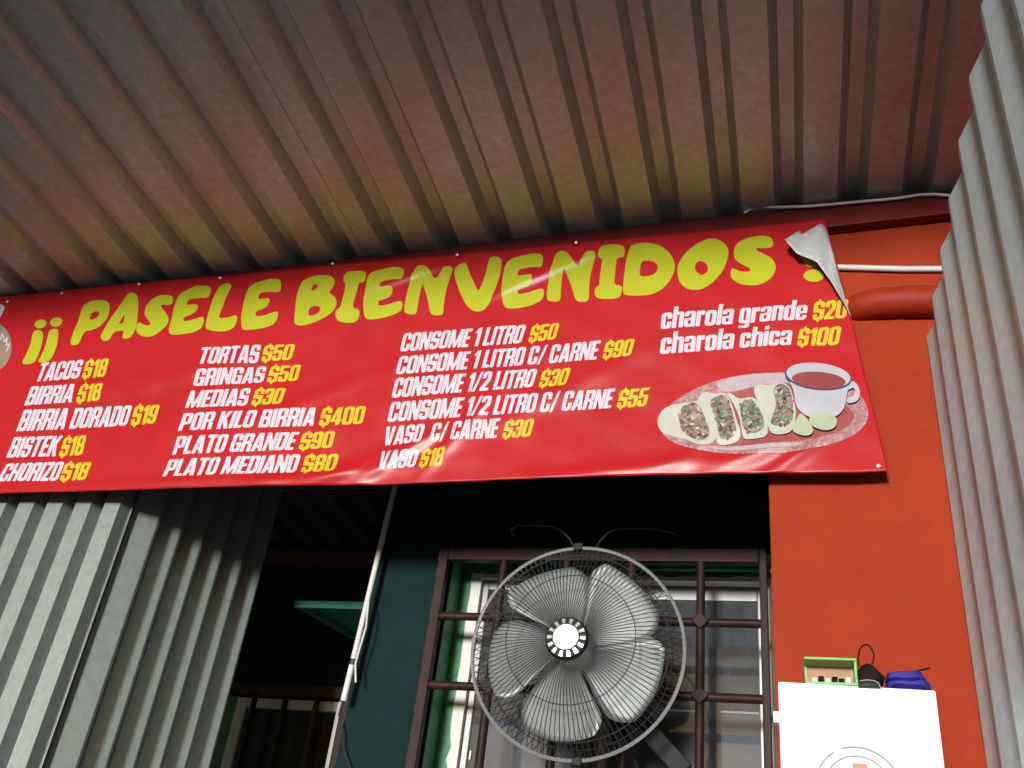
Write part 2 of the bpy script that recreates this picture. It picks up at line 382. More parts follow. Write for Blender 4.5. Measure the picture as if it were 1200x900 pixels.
MB().box((a.x, yw+.150, wz0), (b.x, yw+.154, P(700,838,YT+.15).z)).build('blind', M['blind'], win)
a = P(532, 870, YT+.17); b = P(690, 870, YT+.17)
MB().box((a.x, yw+.170, wz0), (b.x, yw+.174, P(545,825,YT+.17).z)).build('blind', M['dim_blue'], win)

# window grille
YG = 2.235; yg = YG-1.9
gr = thing('window_grille', P(690, 650, YG), 'brown iron window grille with square bars behind the fan', 'grille')
gx0 = P(516.7, 645, YG).x; gxr = P(905, 800, YG).x-.004; gzt = P(700, 644, YG).z
m = MB(); m.box((gx0, yg-.012, wz0-.02), (gx0+.026, yg+.012, gzt)); m.box((gx0+.026, yg-.012, gzt-.034), (gxr-.018, yg+.012, gzt)); m.box((gxr-.018, yg-.012, wz0-.02), (gxr, yg+.012, gzt))
m.build('outer_frame', M['brown'], gr, bevel=.003)
vx = [P(563.5, 880, YG).x, P(646, 880, YG).x, P(730, 880, YG).x, P(819.5, 880, YG).x]
hz = [P(700, 725.5, YG).z, P(700, 809.5, YG).z]
hz[0] = P(860, 730, YG).z; hz[1] = P(860, 818, YG).z
for x in vx:
    MB().tube([(x, yg, wz0-.02), (x, yg, gzt-.034)], .0105, 10).build('bar', M['brown'], gr, smooth=True)
for z in hz:
    MB().tube([(gx0+.026, yg+.002, z), (gxr-.018, yg+.002, z)], .0105, 10).build('bar', M['brown'], gr, smooth=True)
    for x in vx:
        d = MB(); s_ = .021
        d.add([(x, yg-.016, z+s_),(x+s_, yg-.016, z),(x, yg-.016, z-s_),(x-s_, yg-.016, z),
               (x, yg+.010, z+s_*.9),(x+s_*.9, yg+.010, z),(x, yg+.010, z-s_*.9),(x-s_*.9, yg+.010, z)],
              [(0,1,2,3),(7,6,5,4),(0,4,5,1),(1,5,6,2),(2,6,7,3),(3,7,4,0)])
        d.build('diamond_joint', M['brown'], gr, bevel=.003)

# ------------------------------------------------------------------ left window in the recess
lw = thing('barred_window', P(330, 860, YB), 'small window with slim brown bars below the green canopy', 'window')
yl = yb-.03
def Q(px, py, dy=0): p = P(px, py, YB-.03+dy); return p
x0 = Q(268, 860).x; tl = Q(268, 818); x1 = Q(404, 860).x+.02; z1 = Q(330, 819).z; z0 = 1.55-.3
m = MB(); m.box((x0, yl, z0), (x0+.038, yl+.03, z1)); m.box((x0+.038, yl, z1-.032), (x1, yl+.03, z1)); m.build('frame', M['frame_white'], lw, bevel=.004)
MB().box((x0-.05, yl+.004, z0), (x0-.001, yl+.03, z1+.004)).build('jamb', M['green'], lw)
pn = MB().box((x0+.037, yl+.014, z0), (x1, yl+.018, z1-.031)).build('pane', M['glass_tint'], lw)
MB().box((x0+.039, yl+.0245, z0), (x0+.175, yl+.0285, z1-.034)).build('curtain', M['wood'], lw)
MB().box((x0+.1755, yl+.0245, z0), (x1, yl+.0285, z1-.034)).build('curtain', M['dim_blue'], lw)
et = MB()
rnd = random.Random(3)
for c in ((.21, -.10), (.30, -.14), (.27, -.06)):
    for k in range(7):
        a = rnd.uniform(-.3, 3.4); l = rnd.uniform(.03, .09); base = Vector((x0+c[0], yl+.0125, z1+c[1]))
        pts = [base+Vector((math.cos(a)*l*t, 0, math.sin(a)*l*t-.02*t*t)) for t in (0, .3, .6, .85, 1)]
        et.tube(pts, .0009, 4)
for k in range(5):
    xx = x0+.17+.045*k; et.tube([(xx, yl+.0125, z0), (xx+.004, yl+.0125, z1-.04)], .0007, 4)
et.tube([(x0+.17, yl+.0125, z1-.115), (x1, yl+.0125, z1-.12)], .0012, 4)
et.build('etched_leaves', M['fan_dark'], lw)
MB().box((x0-.03, yl-.02, z1+.006), (cx-.003, yl+.028, z1+.042)).build('lintel', M['wood'], lw)
grl = MB()
for pa, pb in (((298.7,816),(278.7,900)), ((335.3,816.7),(316.7,900)), ((371.7,818.7),(356,900))):
    p = Q((pa[0]+pb[0])/2, 858, -.05)
    MB().tube([(p.x, p.y, z0), (p.x, p.y, z1+.004)], .010, 8).build('bar', M['brown'], lw, smooth=True)
p = Q(399, 860, -.06); MB().box((p.x-.014, p.y-.01, z0), (p.x+.014, p.y+.012, z1+.004)).build('bar', M['brown'], lw, bevel=.003)
p = Q(391.5, 860, -.04); MB().box((p.x-.008, p.y, z0), (p.x+.006, p.y+.02, z1-.01)).build('frame_edge', M['frame_white'], lw)

# green canopy above it
zc = 1.55+.95
A = P(345, 708, .95/.3666); A.z = zc; C = P(418, 749, .95/.3274); C.z = zc; B = Vector((cx+.15, A.y, zc)); D = Vector((cx+.15, C.y, zc))
can = thing('canopy', A, 'bright green canopy slab jutting out above the small barred window', 'canopy')
def prism(poly, z0, z1):
    n = len(poly); m = MB()
    return m.add([(p[0], p[1], z0) for p in poly]+[(p[0], p[1], z1) for p in poly],
                 [tuple(range(n))[::-1], tuple(range(n, 2*n))]+[(i, (i+1) % n, n+(i+1) % n, n+i) for i in range(n)])
B.x = cx-.002; D.x = cx-.002
prism([A, B, D, Vector((C.x+.0,C.y,0))], zc+.0058, zc+.012).build('slab', M['hood'], can)
ed = MB(); t = .016
prism([A, B, Vector((B.x, B.y+t, 0)), Vector((A.x+.012, A.y+t, 0))], zc-.010, zc+.0055).build('rim', M['hood_rim'], can)
nn = (C-A).normalized(); off = Vector((nn.y, -nn.x, 0))*.03
prism([Vector((A.x+.012, A.y+t+.001, 0)), Vector((A.x+.012, A.y+t+.001, 0))+off*.8, C+off, C], zc-.010, zc+.0055).build('rim', M['hood_rim'], can)

# ------------------------------------------------------------------ banner surface
YBN = 1.860
def wr(X, Z):                       # relief of the vinyl towards the camera (metres), X Z relative to camera
    X = np.asarray(X, float); Z = np.asarray(Z, float)
    h = .0035*np.sin(X*3.1+.6)+.0018*np.sin(X*9.0+Z*7)+.0012*np.sin(Z*14-X*4)
    def fold(x0, z0, ang, wd, ln, amp):
        c, s = math.cos(ang), math.sin(ang)
        u = (X-x0)*c+(Z-z0)*s; v = -(X-x0)*s+(Z-z0)*c
        return amp*np.exp(-(v/wd)**2-(u/ln)**2)
    for a in ((-.98,1.01,.42,.020,.16,.006),(-.86,1.045,.62,.016,.12,.006),(-.72,1.10,.95,.018,.12,.005),(-1.1,.985,.12,.018,.26,.006),(-1.35,.985,.05,.02,.3,.005),
              (-.05,1.03,.40,.022,.10,.007),(.03,1.02,.62,.016,.08,.006),(-.32,1.00,.10,.02,.22,.006),(-.15,1.06,.5,.02,.12,.004),
              (-.93,1.585,.35,.012,.10,.005),(-.52,1.58,.42,.012,.12,.005),(-.62,1.545,.5,.014,.10,.004),(-1.8,1.25,.25,.03,.3,.004),(-1.5,1.3,.3,.03,.3,.003),
              (-.0,1.40,1.2,.03,.14,.004),(-1.15,1.2,.4,.025,.2,.003),(-.5,1.2,.5,.03,.22,.003)):
        h = h+fold(*a)
    for x0 in (-2.2,-2.05,-1.84,-1.62,-1.30,-.95,-.62):
        h = h+fold(x0+.05,1.60,-.9,.008,.05,.0022)+fold(x0-.05,1.60,.9,.008,.05,.0022)
    h = h+.0009*np.sin(X*41+Z*23)*np.sin(X*13-Z*31)
    # tight roll along the top where it is nailed to the beam
    return h+.004
def PB(px, py, off=0):              # photo point -> point on the banner face
    px = np.asarray(px, float); py = np.asarray(py, float)
    v = (px-600, py-450)
    r = [R[0]*v[0]+R[1]*v[1]+R[2]*FPX for R in (RX, RY, RZ)]
    X = r[0]*YBN/r[1]; Z = r[2]*YBN/r[1]
    Y = YBN-wr(X, Z)-off
    return np.stack([X, Y-1.9, Z+1.55], -1)
def edge(pts, n):
    pts = np.array(pts, float); d = np.r_[0, np.cumsum(np.hypot(*np.diff(pts, axis=0).T))]
    t = np.linspace(0, d[-1], n); return np.stack([np.interp(t, d, pts[:,0]), np.interp(t, d, pts[:,1])], 1)
ban = thing('banner', w(-1.2, YBN, .95), 'red vinyl menu banner with yellow welcome title hung under the roof', 'banner')
NU, NV = 420, 110
top = edge([(-60, 353.5), (0, 348.3), (100, 339), (200, 330), (400, 311), (600, 291.5), (800, 274), (967, 258.5)], NU)
bot = edge([(-60, 582), (0, 580), (200, 574.5), (400, 569), (600, 562.5), (800, 557), (1000, 556.5), (1041, 554.5)], NU)
tt = np.linspace(0, 1, NV)
right = np.stack([np.interp(tt, [0, .02, .37, 1], [967, 968, 997, 1041]), np.interp(tt, [0, .02, .37, 1], [258.5, 263, 371, 554.5])], 1)
px = np.zeros((NV, NU)); py = np.zeros((NV, NU)); s = np.linspace(0, 1, NU)
for j in range(NV):
    lin_ = top*(1-tt[j])+bot*tt[j]
    dlt = right[j]-lin_[-1]
    bl = np.clip((s-.8)/.2, 0, 1)**1.0
    px[j] = lin_[:,0]+dlt[0]*bl; py[j] = lin_[:,1]+dlt[1]*bl
V = PB(px, py).reshape(-1, 3)
F = [(j*NU+i, (j+1)*NU+i, (j+1)*NU+i+1, j*NU+i+1) for j in range(NV-1) for i in range(NU-1)]
mb = MB(); mb.v = [tuple(v) for v in V]; mb.f = F
vo = mb.build('vinyl_sheet', M['vinyl'], ban, smooth=False, fix=False)
for p_ in vo.data.polygons: p_.use_smooth = True
vo.modifiers.new('thickness', 'SOLIDIFY').thickness = .0004; vo.modifiers[0].offset = -1 

# folded-over corner
def flap():
    Lc = edge([(919.6,280.8),(934,297.6),(956.8,306.6),(972.5,328),(984,347),(990.5,358),(996.5,371)], 24)
    Rc = edge([(936.5,270.4),(940,274.5),(962.4,261.5),(968,268),(974,288),(981.5,316.8),(990.5,350),(996.8,371)], 24)
    vs = []; K = 9
    for i in range(24):
        for k in range(K):
            t = k/(K-1); p = Lc[i]*(1-t)+Rc[i]*t
            lift = .004+.030*(1-t)*(1-i/23)**.7+(.004*math.sin(i*.8+k*.5)+.0028*math.sin(i*1.7-k*1.3)+.002*math.sin(k*2.2+i*.4))*(1-i/23)
            r = ray(p[0], p[1]); yy = YBN-float(wr(0.05, 1.5))-lift; kk = yy/r[1]
            vs.append((r[0]*kk, yy-1.9, r[2]*kk+1.55))
    m = MB().add(vs, [(i*K+k, i*K+k+1, (i+1)*K+k+1, (i+1)*K+k) for i in range(23) for k in range(K-1)])
    o = m.build('folded_corner', M['vinyl_back'], ban, fix=False)
    for p_ in o.data.polygons: p_.use_smooth = True
    md = o.modifiers.new('thickness', 'SOLIDIFY'); md.thickness = .0006
    o['label'] = 'white back of the banner folded over at its upper right corner'
flap()
for (qx, qy) in ((10,354.5),(74,345.3),(165,335.5),(259,327),(391,310.7),(536,298.8),(675.5,285.5),(1029,549)):
    c = PB(qx, qy, .001); MB().lathe(tuple(c), [(.0048,0),(.0042,-.0022),(.0015,-.0034),(0,-.0035)], 12).build('screw', M['steel'], ban, smooth=True)

# ------------------------------------------------------------------ flat printed shapes from signed distances
def sd_poly(px, py, P_):
    P_ = np.asarray(P_, float); d = np.full(px.shape, 1e18); ins = np.zeros(px.shape, bool)
    for (x0, y0), (x1, y1) in zip(P_, np.roll(P_, -1, 0)):
        ex, ey = x1-x0, y1-y0; wx, wy = px-x0, py-y0; L = ex*ex+ey*ey
        if L < 1e-12: continue
        t = np.clip((wx*ex+wy*ey)/L, 0, 1); d = np.minimum(d, (wx-ex*t)**2+(wy-ey*t)**2)
        c = (y0 <= py) != (y1 <= py)
        if ey != 0: ins ^= c & (px < x0+ex*(py-y0)/ey)
    d = np.sqrt(d); return np.where(ins, -d, d)
def chaikin(P_, it=2):
    P_ = np.asarray(P_, float)
    for _ in range(it):
        Q_ = np.roll(P_, -1, 0); P_ = np.stack([.75*P_+.25*Q_, .25*P_+.75*Q_], 1).reshape(-1, 2)
    return P_
def sd_box(x, y, x0, y0, x1, y1, r=0.0):
    qx = np.abs(x-(x0+x1)/2)-(x1-x0)/2+r; qy = np.abs(y-(y0+y1)/2)-(y1-y0)/2+r
    return np.hypot(np.maximum(qx, 0), np.maximum(qy, 0))+np.minimum(np.maximum(qx, qy), 0)-r
def march(fn, x0, y0, x1, y1, h):
    """triangulate {fn<0}: returns (points Nx2, faces)"""
    nx = max(2, int(math.ceil((x1-x0)/h))+1); ny = max(2, int(math.ceil((y1-y0)/h))+1)
    gx = np.linspace(x0, x1, nx); gy = np.linspace(y0, y1, ny); X, Y = np.meshgrid(gx, gy)
    D = fn(X, Y); D[np.abs(D) < 1e-7] = 1e-7; I = D < 0
    pts = []; idx = {}; faces = []
    def gv(i, j):
        k = (0, i, j)
        if k not in idx: idx[k] = len(pts); pts.append((gx[i], gy[j]))
        return idx[k]
    def ev(a, b):
        k = (1,)+(a+b if a < b else b+a)
        if k not in idx:
            da, db = D[a[1], a[0]], D[b[1], b[0]]; t = da/(da-db)
            idx[k] = len(pts); pts.append((gx[a[0]]+(gx[b[0]]-gx[a[0]])*t, gy[a[1]]+(gy[b[1]]-gy[a[1]])*t))
        return idx[k]
    cnt = I[:-1,:-1].astype(int)+I[1:,:-1]+I[:-1,1:]+I[1:,1:]
    for j, i in zip(*np.nonzero(cnt)):
        c = [(i,j),(i+1,j),(i+1,j+1),(i,j+1)]; ins = [I[q[1], q[0]] for q in c]
        if all(ins): faces.append([gv(*q) for q in c]); continue
        poly = []
        for k in range(4):
            a, b = c[k], c[(k+1) % 4]
            if ins[k]: poly.append(gv(*a))
            if ins[k] != ins[(k+1) % 4]: poly.append(ev(a, b))
        if len(poly) >= 3: faces.append(poly)
    return np.array(pts).reshape(-1, 2), faces
def mirror_add(mb, pts3, faces):
    mb.add([tuple(p) for p in pts3], faces)
def ink(mb, name, material, parent):
    o = mb.build(name, material, parent, fix=False)
    for p_ in o.data.polygons: p_.use_smooth = True
    # faces must look at the camera (-Y)
    me = o.data
    if sum(p_.normal.y*p_.area for p_ in me.polygons) > 0: me.flip_normals()
    return o

# ---- heavy condensed alphabet
T = .155; TH = .150
def gl(ch):
    """returns (width, sdf(x,y)) in a box of height 1"""
    B_ = sd_box; U = lambda *a: np.minimum.reduce(a); SUB = lambda a, *b: np.maximum.reduce([a]+[-q for q in b])
    w_ = .42
    PO = lambda pts: (lambda x, y: sd_poly(x, y, pts))
    if ch == 'O' or ch == '0':
        return w_, lambda x, y: SUB(B_(x,y,0,0,w_,1,.15), B_(x,y,T,TH,w_-T,1-TH,.05))
    if ch in 'CG':
        def f(x, y):
            a = SUB(B_(x,y,0,0,w_,1,.15), B_(x,y,T,TH,w_-T,1-TH,.05), B_(x,y,w_-T-.02,(.50 if ch == 'G' else .40),w_+.1,.63))
            if ch == 'G': a = U(a, B_(x,y,.20,.40,w_,.52), B_(x,y,w_-T+.02,0,w_,.5))
            return a
        return w_, f
    if ch in 'S$':
        def f(x, y):
            a = SUB(B_(x,y,0,0,w_,1,.15), B_(x,y,T,.60,w_-T,1-TH,.05), B_(x,y,T,TH,w_-T,.40,.05),
                    B_(x,y,w_-T-.03,.585,w_+.1,.68), B_(x,y,-.1,.32,T+.03,.415))
            if ch == '$': a = U(a, B_(x,y,w_/2-.045,-.10,w_/2+.045,.12,.02), B_(x,y,w_/2-.045,.88,w_/2+.045,1.10,.02))
            return a
        return w_, f
    if ch == 'T': return .40, lambda x, y: U(B_(x,y,0,1-TH,.40,1,.015), B_(x,y,.20-T/2,0,.20+T/2,1,.015))
    if ch == 'H': return .43, lambda x, y: U(B_(x,y,0,0,T,1,.01), B_(x,y,.43-T,0,.43,1,.01), B_(x,y,.1,.43,.33,.58))
    if ch == 'I': return T, lambda x, y: B_(x,y,0,0,T,1,.015)
    if ch == 'L': return .33, lambda x, y: U(B_(x,y,0,0,T,1,.015), B_(x,y,0,0,.33,TH,.015))
    if ch == 'E': return .34, lambda x, y: U(B_(x,y,0,0,T,1,.015), B_(x,y,0,0,.34,TH,.015), B_(x,y,0,1-TH,.34,1,.015), B_(x,y,0,.43,.31,.43+TH,.015))
    if ch == 'A':
        q = .46
        o_ = [(0,0),(.12,1),(q-.12,1),(q,0)]; nb = [(.155,-.02),(.18,.19),(q-.18,.19),(q-.155,-.02)]; h = [(.198,.32),(q/2,.80),(q-.198,.32)]
        return q, lambda x, y: SUB(sd_poly(x,y,o_), sd_poly(x,y,nb), sd_poly(x,y,h))
    if ch == 'V':
        q = .46; o_ = [(0,1),(.155,1),(q/2,.24),(q-.155,1),(q,1),(q-.12,0),(.12,0)]
        return q, PO(o_)
    if ch == 'R': return w_, lambda x, y: U(B_(x,y,0,0,T,1,.015), SUB(B_(x,y,0,.44,w_,1,.12), B_(x,y,T,.57,w_-T,1-TH,.03)), B_(x,y,w_-T,0,w_,.42,.03), B_(x,y,0,.60,.1,1,.015), B_(x,y,T,.42,w_-.10,.57))
    if ch == 'P': return w_, lambda x, y: U(B_(x,y,0,0,T,1,.015), SUB(B_(x,y,0,.36,w_,1,.12), B_(x,y,T,.50,w_-T,1-TH,.03)), B_(x,y,0,.60,.1,1,.015))
    if ch == 'B': return w_, lambda x, y: U(SUB(U(B_(x,y,0,.46,w_-.01,1,.11), B_(x,y,0,0,w_,.54,.11)), B_(x,y,T,.59,w_-T,1-TH,.03), B_(x,y,T,TH,w_-T,.44,.03)), SUB(B_(x,y,0,0,.14,1,.01), B_(x,y,T,-1,2,2)))
    if ch == 'D': return w_, lambda x, y: U(SUB(B_(x,y,0,0,w_,1,.13), B_(x,y,T,TH,w_-T,1-TH,.04)), B_(x,y,0,0,.14,1,.01))
    if ch == 'N':
        q = .45; dg = [(0,1),(.15,1),(q,0),(q-.15,0)]
        return q, lambda x, y: U(B_(x,y,0,0,.135,1,.01), B_(x,y,q-.135,0,q,1,.01), sd_poly(x,y,dg))
    if ch == 'M':
        q = .60; v1 = [(0,1),(.17,1),(q/2+.05,0),(q/2-.05,0)]; v2 = [(q,1),(q-.17,1),(q/2-.05,0),(q/2+.05,0)]
        return q, lambda x, y: U(B_(x,y,0,0,.135,1,.01), B_(x,y,q-.135,0,q,1,.01), sd_poly(x,y,v1), sd_poly(x,y,v2))
    if ch == 'K':
        q = .45; u = [(.13,.45),(.13,.62),(q-.17,1),(q-.01,1),(.22,.42)]; l = [(.14,.56),(.28,.64),(q,0),(q-.165,0)]
        return q, lambda x, y: U(B_(x,y,0,0,T,1,.01), sd_poly(x,y,u), sd_poly(x,y,l))
    if ch == 'Z':
        q = .37; dg = [(0,.10),(.20,.90),(q,.90),(.17,.10)]
        return q, lambda x, y: U(B_(x,y,0,0,q,TH,.01), B_(x,y,0,1-TH,q,1,.01), sd_poly(x,y,dg))
    if ch == '/':
        return .30, PO([(0,-.02),(.11,-.02),(.30,1.02),(.19,1.02)])
    if ch == '1': return .25, lambda x, y: U(B_(x,y,.095,0,.25,1,.01), sd_poly(x,y,[(0,.70),(0,.83),(.10,1),(.16,1),(.14,.74)]))
    if ch == '2':
        return .40, lambda x, y: U(SUB(B_(x,y,0,.42,.40,1,.14), B_(x,y,T,.40,.40-T,1-TH,.05), B_(x,y,-.1,.3,T+.02,.66), sd_poly(x,y,[(0,.3),(.24,.52),(.24,.3)])),
                                   sd_poly(x,y,[(0,0),(0,.16),(.245,.62),(.40,.62),(.36,.46),(.18,.14),(.18,0)]), B_(x,y,0,0,.40,TH,.01))
    if ch == '3': return .41, lambda x, y: SUB(B_(x,y,0,0,.41,1,.14), B_(x,y,T,.58,.41-T,1-TH,.04), B_(x,y,T,TH,.41-T,.44,.04), B_(x,y,-.1,.37,T-.03,.63), B_(x,y,-.1,.34,T+.02,.40), B_(x,y,-.1,.62,T+.02,.69))
    if ch == '4': return .44, lambda x, y: U(B_(x,y,.22,0,.375,1,.01), B_(x,y,0,.18,.44,.32,.01), sd_poly(x,y,[(0,.30),(.18,1),(.30,1),(.13,.30)]))
    if ch == '5': return .41, lambda x, y: U(SUB(B_(x,y,0,0,.41,.64,.14), B_(x,y,T,TH,.41-T,.50,.04), B_(x,y,-.1,.33,T+.02,.48)), B_(x,y,0,.44,.14,1,.01), B_(x,y,0,1-TH,.38,1,.01))
    if ch == '8': return .41, lambda x, y: SUB(U(B_(x,y,.005,.46,.405,1,.14), B_(x,y,0,0,.41,.54,.14)), B_(x,y,T,.59,.41-T,1-TH,.04), B_(x,y,T,TH,.41-T,.43,.04))
    if ch == '9': return .41, lambda x, y: SUB(B_(x,y,0,0,.41,1,.14), B_(x,y,T,.50,.41-T,1-TH,.05), B_(x,y,T,TH,.41-T,.36,.04), B_(x,y,-.1,.31,T+.02,.37), B_(x,y,-.1,.355,T-.06,.42))
    # lower case, x height .74
    xh = .74; u = .40
    if ch == 'o': return u, lambda x, y: SUB(B_(x,y,0,0,u,xh,.13), B_(x,y,T,.13,u-T,xh-.13,.04))
    if ch == 'c': return u-.02, lambda x, y: SUB(B_(x,y,0,0,u-.02,xh,.13), B_(x,y,T,.13,u-T-.02,xh-.13,.04), B_(x,y,u-T-.06,.31,u+.1,.45))
    if ch == 'l': return T, lambda x, y: B_(x,y,0,0,T,1,.01)
    if ch == 'i': return T, lambda x, y: U(B_(x,y,0,0,T,xh,.01), B_(x,y,0,.83,T,1,.01))
    if ch == 'h': return u, lambda x, y: U(B_(x,y,0,0,T,1,.01), SUB(B_(x,y,0,-.3,u,xh,.11), B_(x,y,T,-.5,u-T,xh-.13,.03), B_(x,y,-1,-1,2,0)))
    if ch == 'n': return u, lambda x, y: U(B_(x,y,0,0,T,xh,.01), SUB(B_(x,y,0,-.3,u,xh,.11), B_(x,y,T,-.5,u-T,xh-.13,.03), B_(x,y,-1,-1,2,0)))
    if ch == 'r': return .29, lambda x, y: U(B_(x,y,0,0,T,xh,.01), B_(x,y,T-.02,.54,.29,xh,.03))
    if ch == 'a': return u, lambda x, y: U(SUB(B_(x,y,0,0,u,xh,.12), B_(x,y,T-.02,.12,u-T,.31,.03), B_(x,y,T,.42,u-T,xh-.13,.02), B_(x,y,-.1,.40,T+.02,.50)), B_(x,y,u-T,0,u,.5,.01))
    if ch == 'd': return u, lambda x, y: U(SUB(B_(x,y,0,0,u,xh,.13), B_(x,y,T,.13,u-T,xh-.13,.04)), B_(x,y,u-T,0,u,1,.01))
    if ch == 'e': return u, lambda x, y: SUB(B_(x,y,0,0,u,xh,.13), B_(x,y,T,.43,u-T,xh-.12,.03), B_(x,y,T,.12,u-T,.32,.03), B_(x,y,u-T-.02,.235,u+.1,.33))
    if ch == 'g': return u, lambda x, y: U(SUB(B_(x,y,0,0,u,xh,.13), B_(x,y,T,.13,u-T,xh-.13,.04)), SUB(B_(x,y,0,-.23,u,xh,.11), B_(x,y,-.1,-.11,u-T,1,.02)))
    return .2, None
CACHE = {}
def glyph(ch):
    if ch not in CACHE:
        q, f = gl(ch)
        CACHE[ch] = (q, None if f is None else march(lambda x, y, f=f: f(x, y)-.005, -.03, -.27 if ch in 'g$' else -.04, q+.03, 1.13 if ch == '$' else 1.04, .0345))
    return CACHE[ch]
GAP = .035
def line(mb, text, BL, BR, TR, TL, off=.0007, jitter=0):
    ws = [(.15 if c == ' ' else glyph(c)[0]) for c in text]; tot = sum(ws)+GAP*(len(text)-1); x = 0
    BL, BR, TR, TL = [np.array(q, float) for q in (BL, BR, TR, TL)]
    for c, q in zip(text, ws):
        if c != ' ':
            pts, fs = glyph(c)[1]
            u = ((pts[:,0]+x)/tot)[:,None]; v = pts[:,1][:,None]
            pp = (1-v)*((1-u)*BL+u*BR)+v*((1-u)*TL+u*TR)
            mb.add([tuple(q_) for q_ in PB(pp[:,0], pp[:,1], off)], fs)
        x += q+GAP
def rows(sx, ox, oy, data):
    for t, white, quad in data:
        quad = [(ox+a/sx, oy+b/sx) for a, b in quad]
        mb = MB(); line(mb, t, *quad)
        ink(mb, 'menu_lettering' if white else 'price_lettering', M['white_ink'] if white else M['gold'], ban)
rows(3.6, 0, 330, [
 ('TACOS',1,[(152,428),(338,414),(362,335),(184,349)]), ('$18',0,[(350,416),(448,406),(470,330),(373,340)]),
 ('BIRRIA',1,[(110,530),(310,516),(332,437),(140,449)]), ('$18',0,[(326,518),(428,508),(446,434),(350,442)]),
 ('BIRRIA DORADO',1,[(75,637),(540,612),(567,528),(112,549)]), ('$19',0,[(555,613),(660,604),(682,524),(578,532)]),
 ('BISTEK',1,[(33,748),(240,742),(272,654),(68,662)]), ('$18',0,[(253,745),(352,736),(373,652),(277,662)]),
 ('CHORIZO',1,[(-2,850),(250,846),(282,766),(38,773)]), ('$18',0,[(258,848),(368,842),(395,766),(285,772)])])
rows(4, 180, 360, [
 ('TORTAS',1,[(214,277),(490,265),(510,180),(236,197)]), ('$50',0,[(507,260),(645,248),(667,176),(527,184)]),
 ('GRINGAS',1,[(190,377),(515,357),(534,279),(215,300)]), ('$50',0,[(532,357),(675,345),(694,270),(553,280)]),
 ('MEDIAS',1,[(155,480),(440,466),(462,383),(183,400)]), ('$30',0,[(460,466),(600,456),(624,380),(485,388)]),
 ('POR KILO BIRRIA',1,[(122,588),(750,558),(775,473),(150,505)]), ('$400',0,[(775,560),(980,547),(1000,465),(797,474)]),
 ('PLATO GRANDE',1,[(95,700),(655,672),(687,588),(123,614)]), ('$90',0,[(680,672),(835,660),(856,582),(703,592)]),
 ('PLATO MEDIANO',1,[(50,803),(668,780),(695,692),(83,722)]), ('$80',0,[(693,780),(850,775),(870,687),(717,697)])])
rows(3.33333, 420, 340, [
 ('CONSOME 1 LITRO',1,[(163,243),(635,207),(657,133),(180,172)]), ('$50',0,[(663,206),(768,192),(787,128),(680,138)]),
 ('CONSOME 1 LITRO C/ CARNE',1,[(147,333),(930,272),(948,199),(165,262)]), ('$90',0,[(952,272),(1065,260),(1083,194),(968,205)]),
 ('CONSOME 1/2 LITRO',1,[(130,424),(680,380),(702,308),(150,347)]), ('$30',0,[(703,382),(810,372),(832,304),(722,314)]),
 ('CONSOME 1/2 LITRO C/ CARNE',1,[(113,517),(985,460),(1005,385),(133,440)]), ('$55',0,[(1007,462),(1122,453),(1142,382),(1025,392)]),
 ('VASO  C/ CARNE',1,[(95,608),(540,578),(558,503),(112,535)]), ('$30',0,[(560,581),(670,573),(690,503),(580,514)]),
 ('VASO',1,[(77,705),(220,692),(240,625),(95,632)]), ('$18',0,[(235,693),(325,688),(345,614),(255,624)])])
rows(2.571, 740, 230, [
 ('charola grande',1,[(88,405),(525,376),(535,317),(96,340)]), ('$20',0,[(545,378),(645,371),(654,315),(552,323)]),
 ('charola chica',1,[(86,480),(480,452),(488,394),(94,415)]), ('$100',0,[(498,456),(622,452),(634,396),(507,404)])])

# ---- hand drawn title
def zoomed(ox, oy, s): return lambda pts: np.array([(ox+a/s, oy+b/s) for a, b in pts])
Z1, Z2, Z3, Z4, Z5 = [zoomed(*q, 6.6667) for q in ((20,310),(180,300),(340,280),(500,270),(660,260))]
Z6 = zoomed(800, 250, 5.714)
def ell(cx_, cy_, rx, ry, rot=0, n=28):
    c, s_ = math.cos(rot), math.sin(rot)
    return [(cx_+rx*math.cos(a)*c-ry*math.sin(a)*s_, cy_+rx*math.cos(a)*s_+ry*math.sin(a)*c) for a in np.linspace(0, 2*math.pi, n, endpoint=False)]
def shape(mb, outer, holes=(), off=.0007, h=1.3, smooth=1, grow=0.0):
    outer = chaikin(outer, smooth); holes = [chaikin(q, smooth) for q in holes]
    lo = outer.min(0)-1.5; hi = outer.max(0)+1.5
    def f(x, y):
        d = sd_poly(x, y, outer)
        for q in holes: d = np.maximum(d, -sd_poly(x, y, q))
        return d-grow
    pts, fs = march(f, lo[0], lo[1], hi[0], hi[1], h)
    mb.add([tuple(q) for q in PB(pts[:,0], pts[:,1], off)], fs)
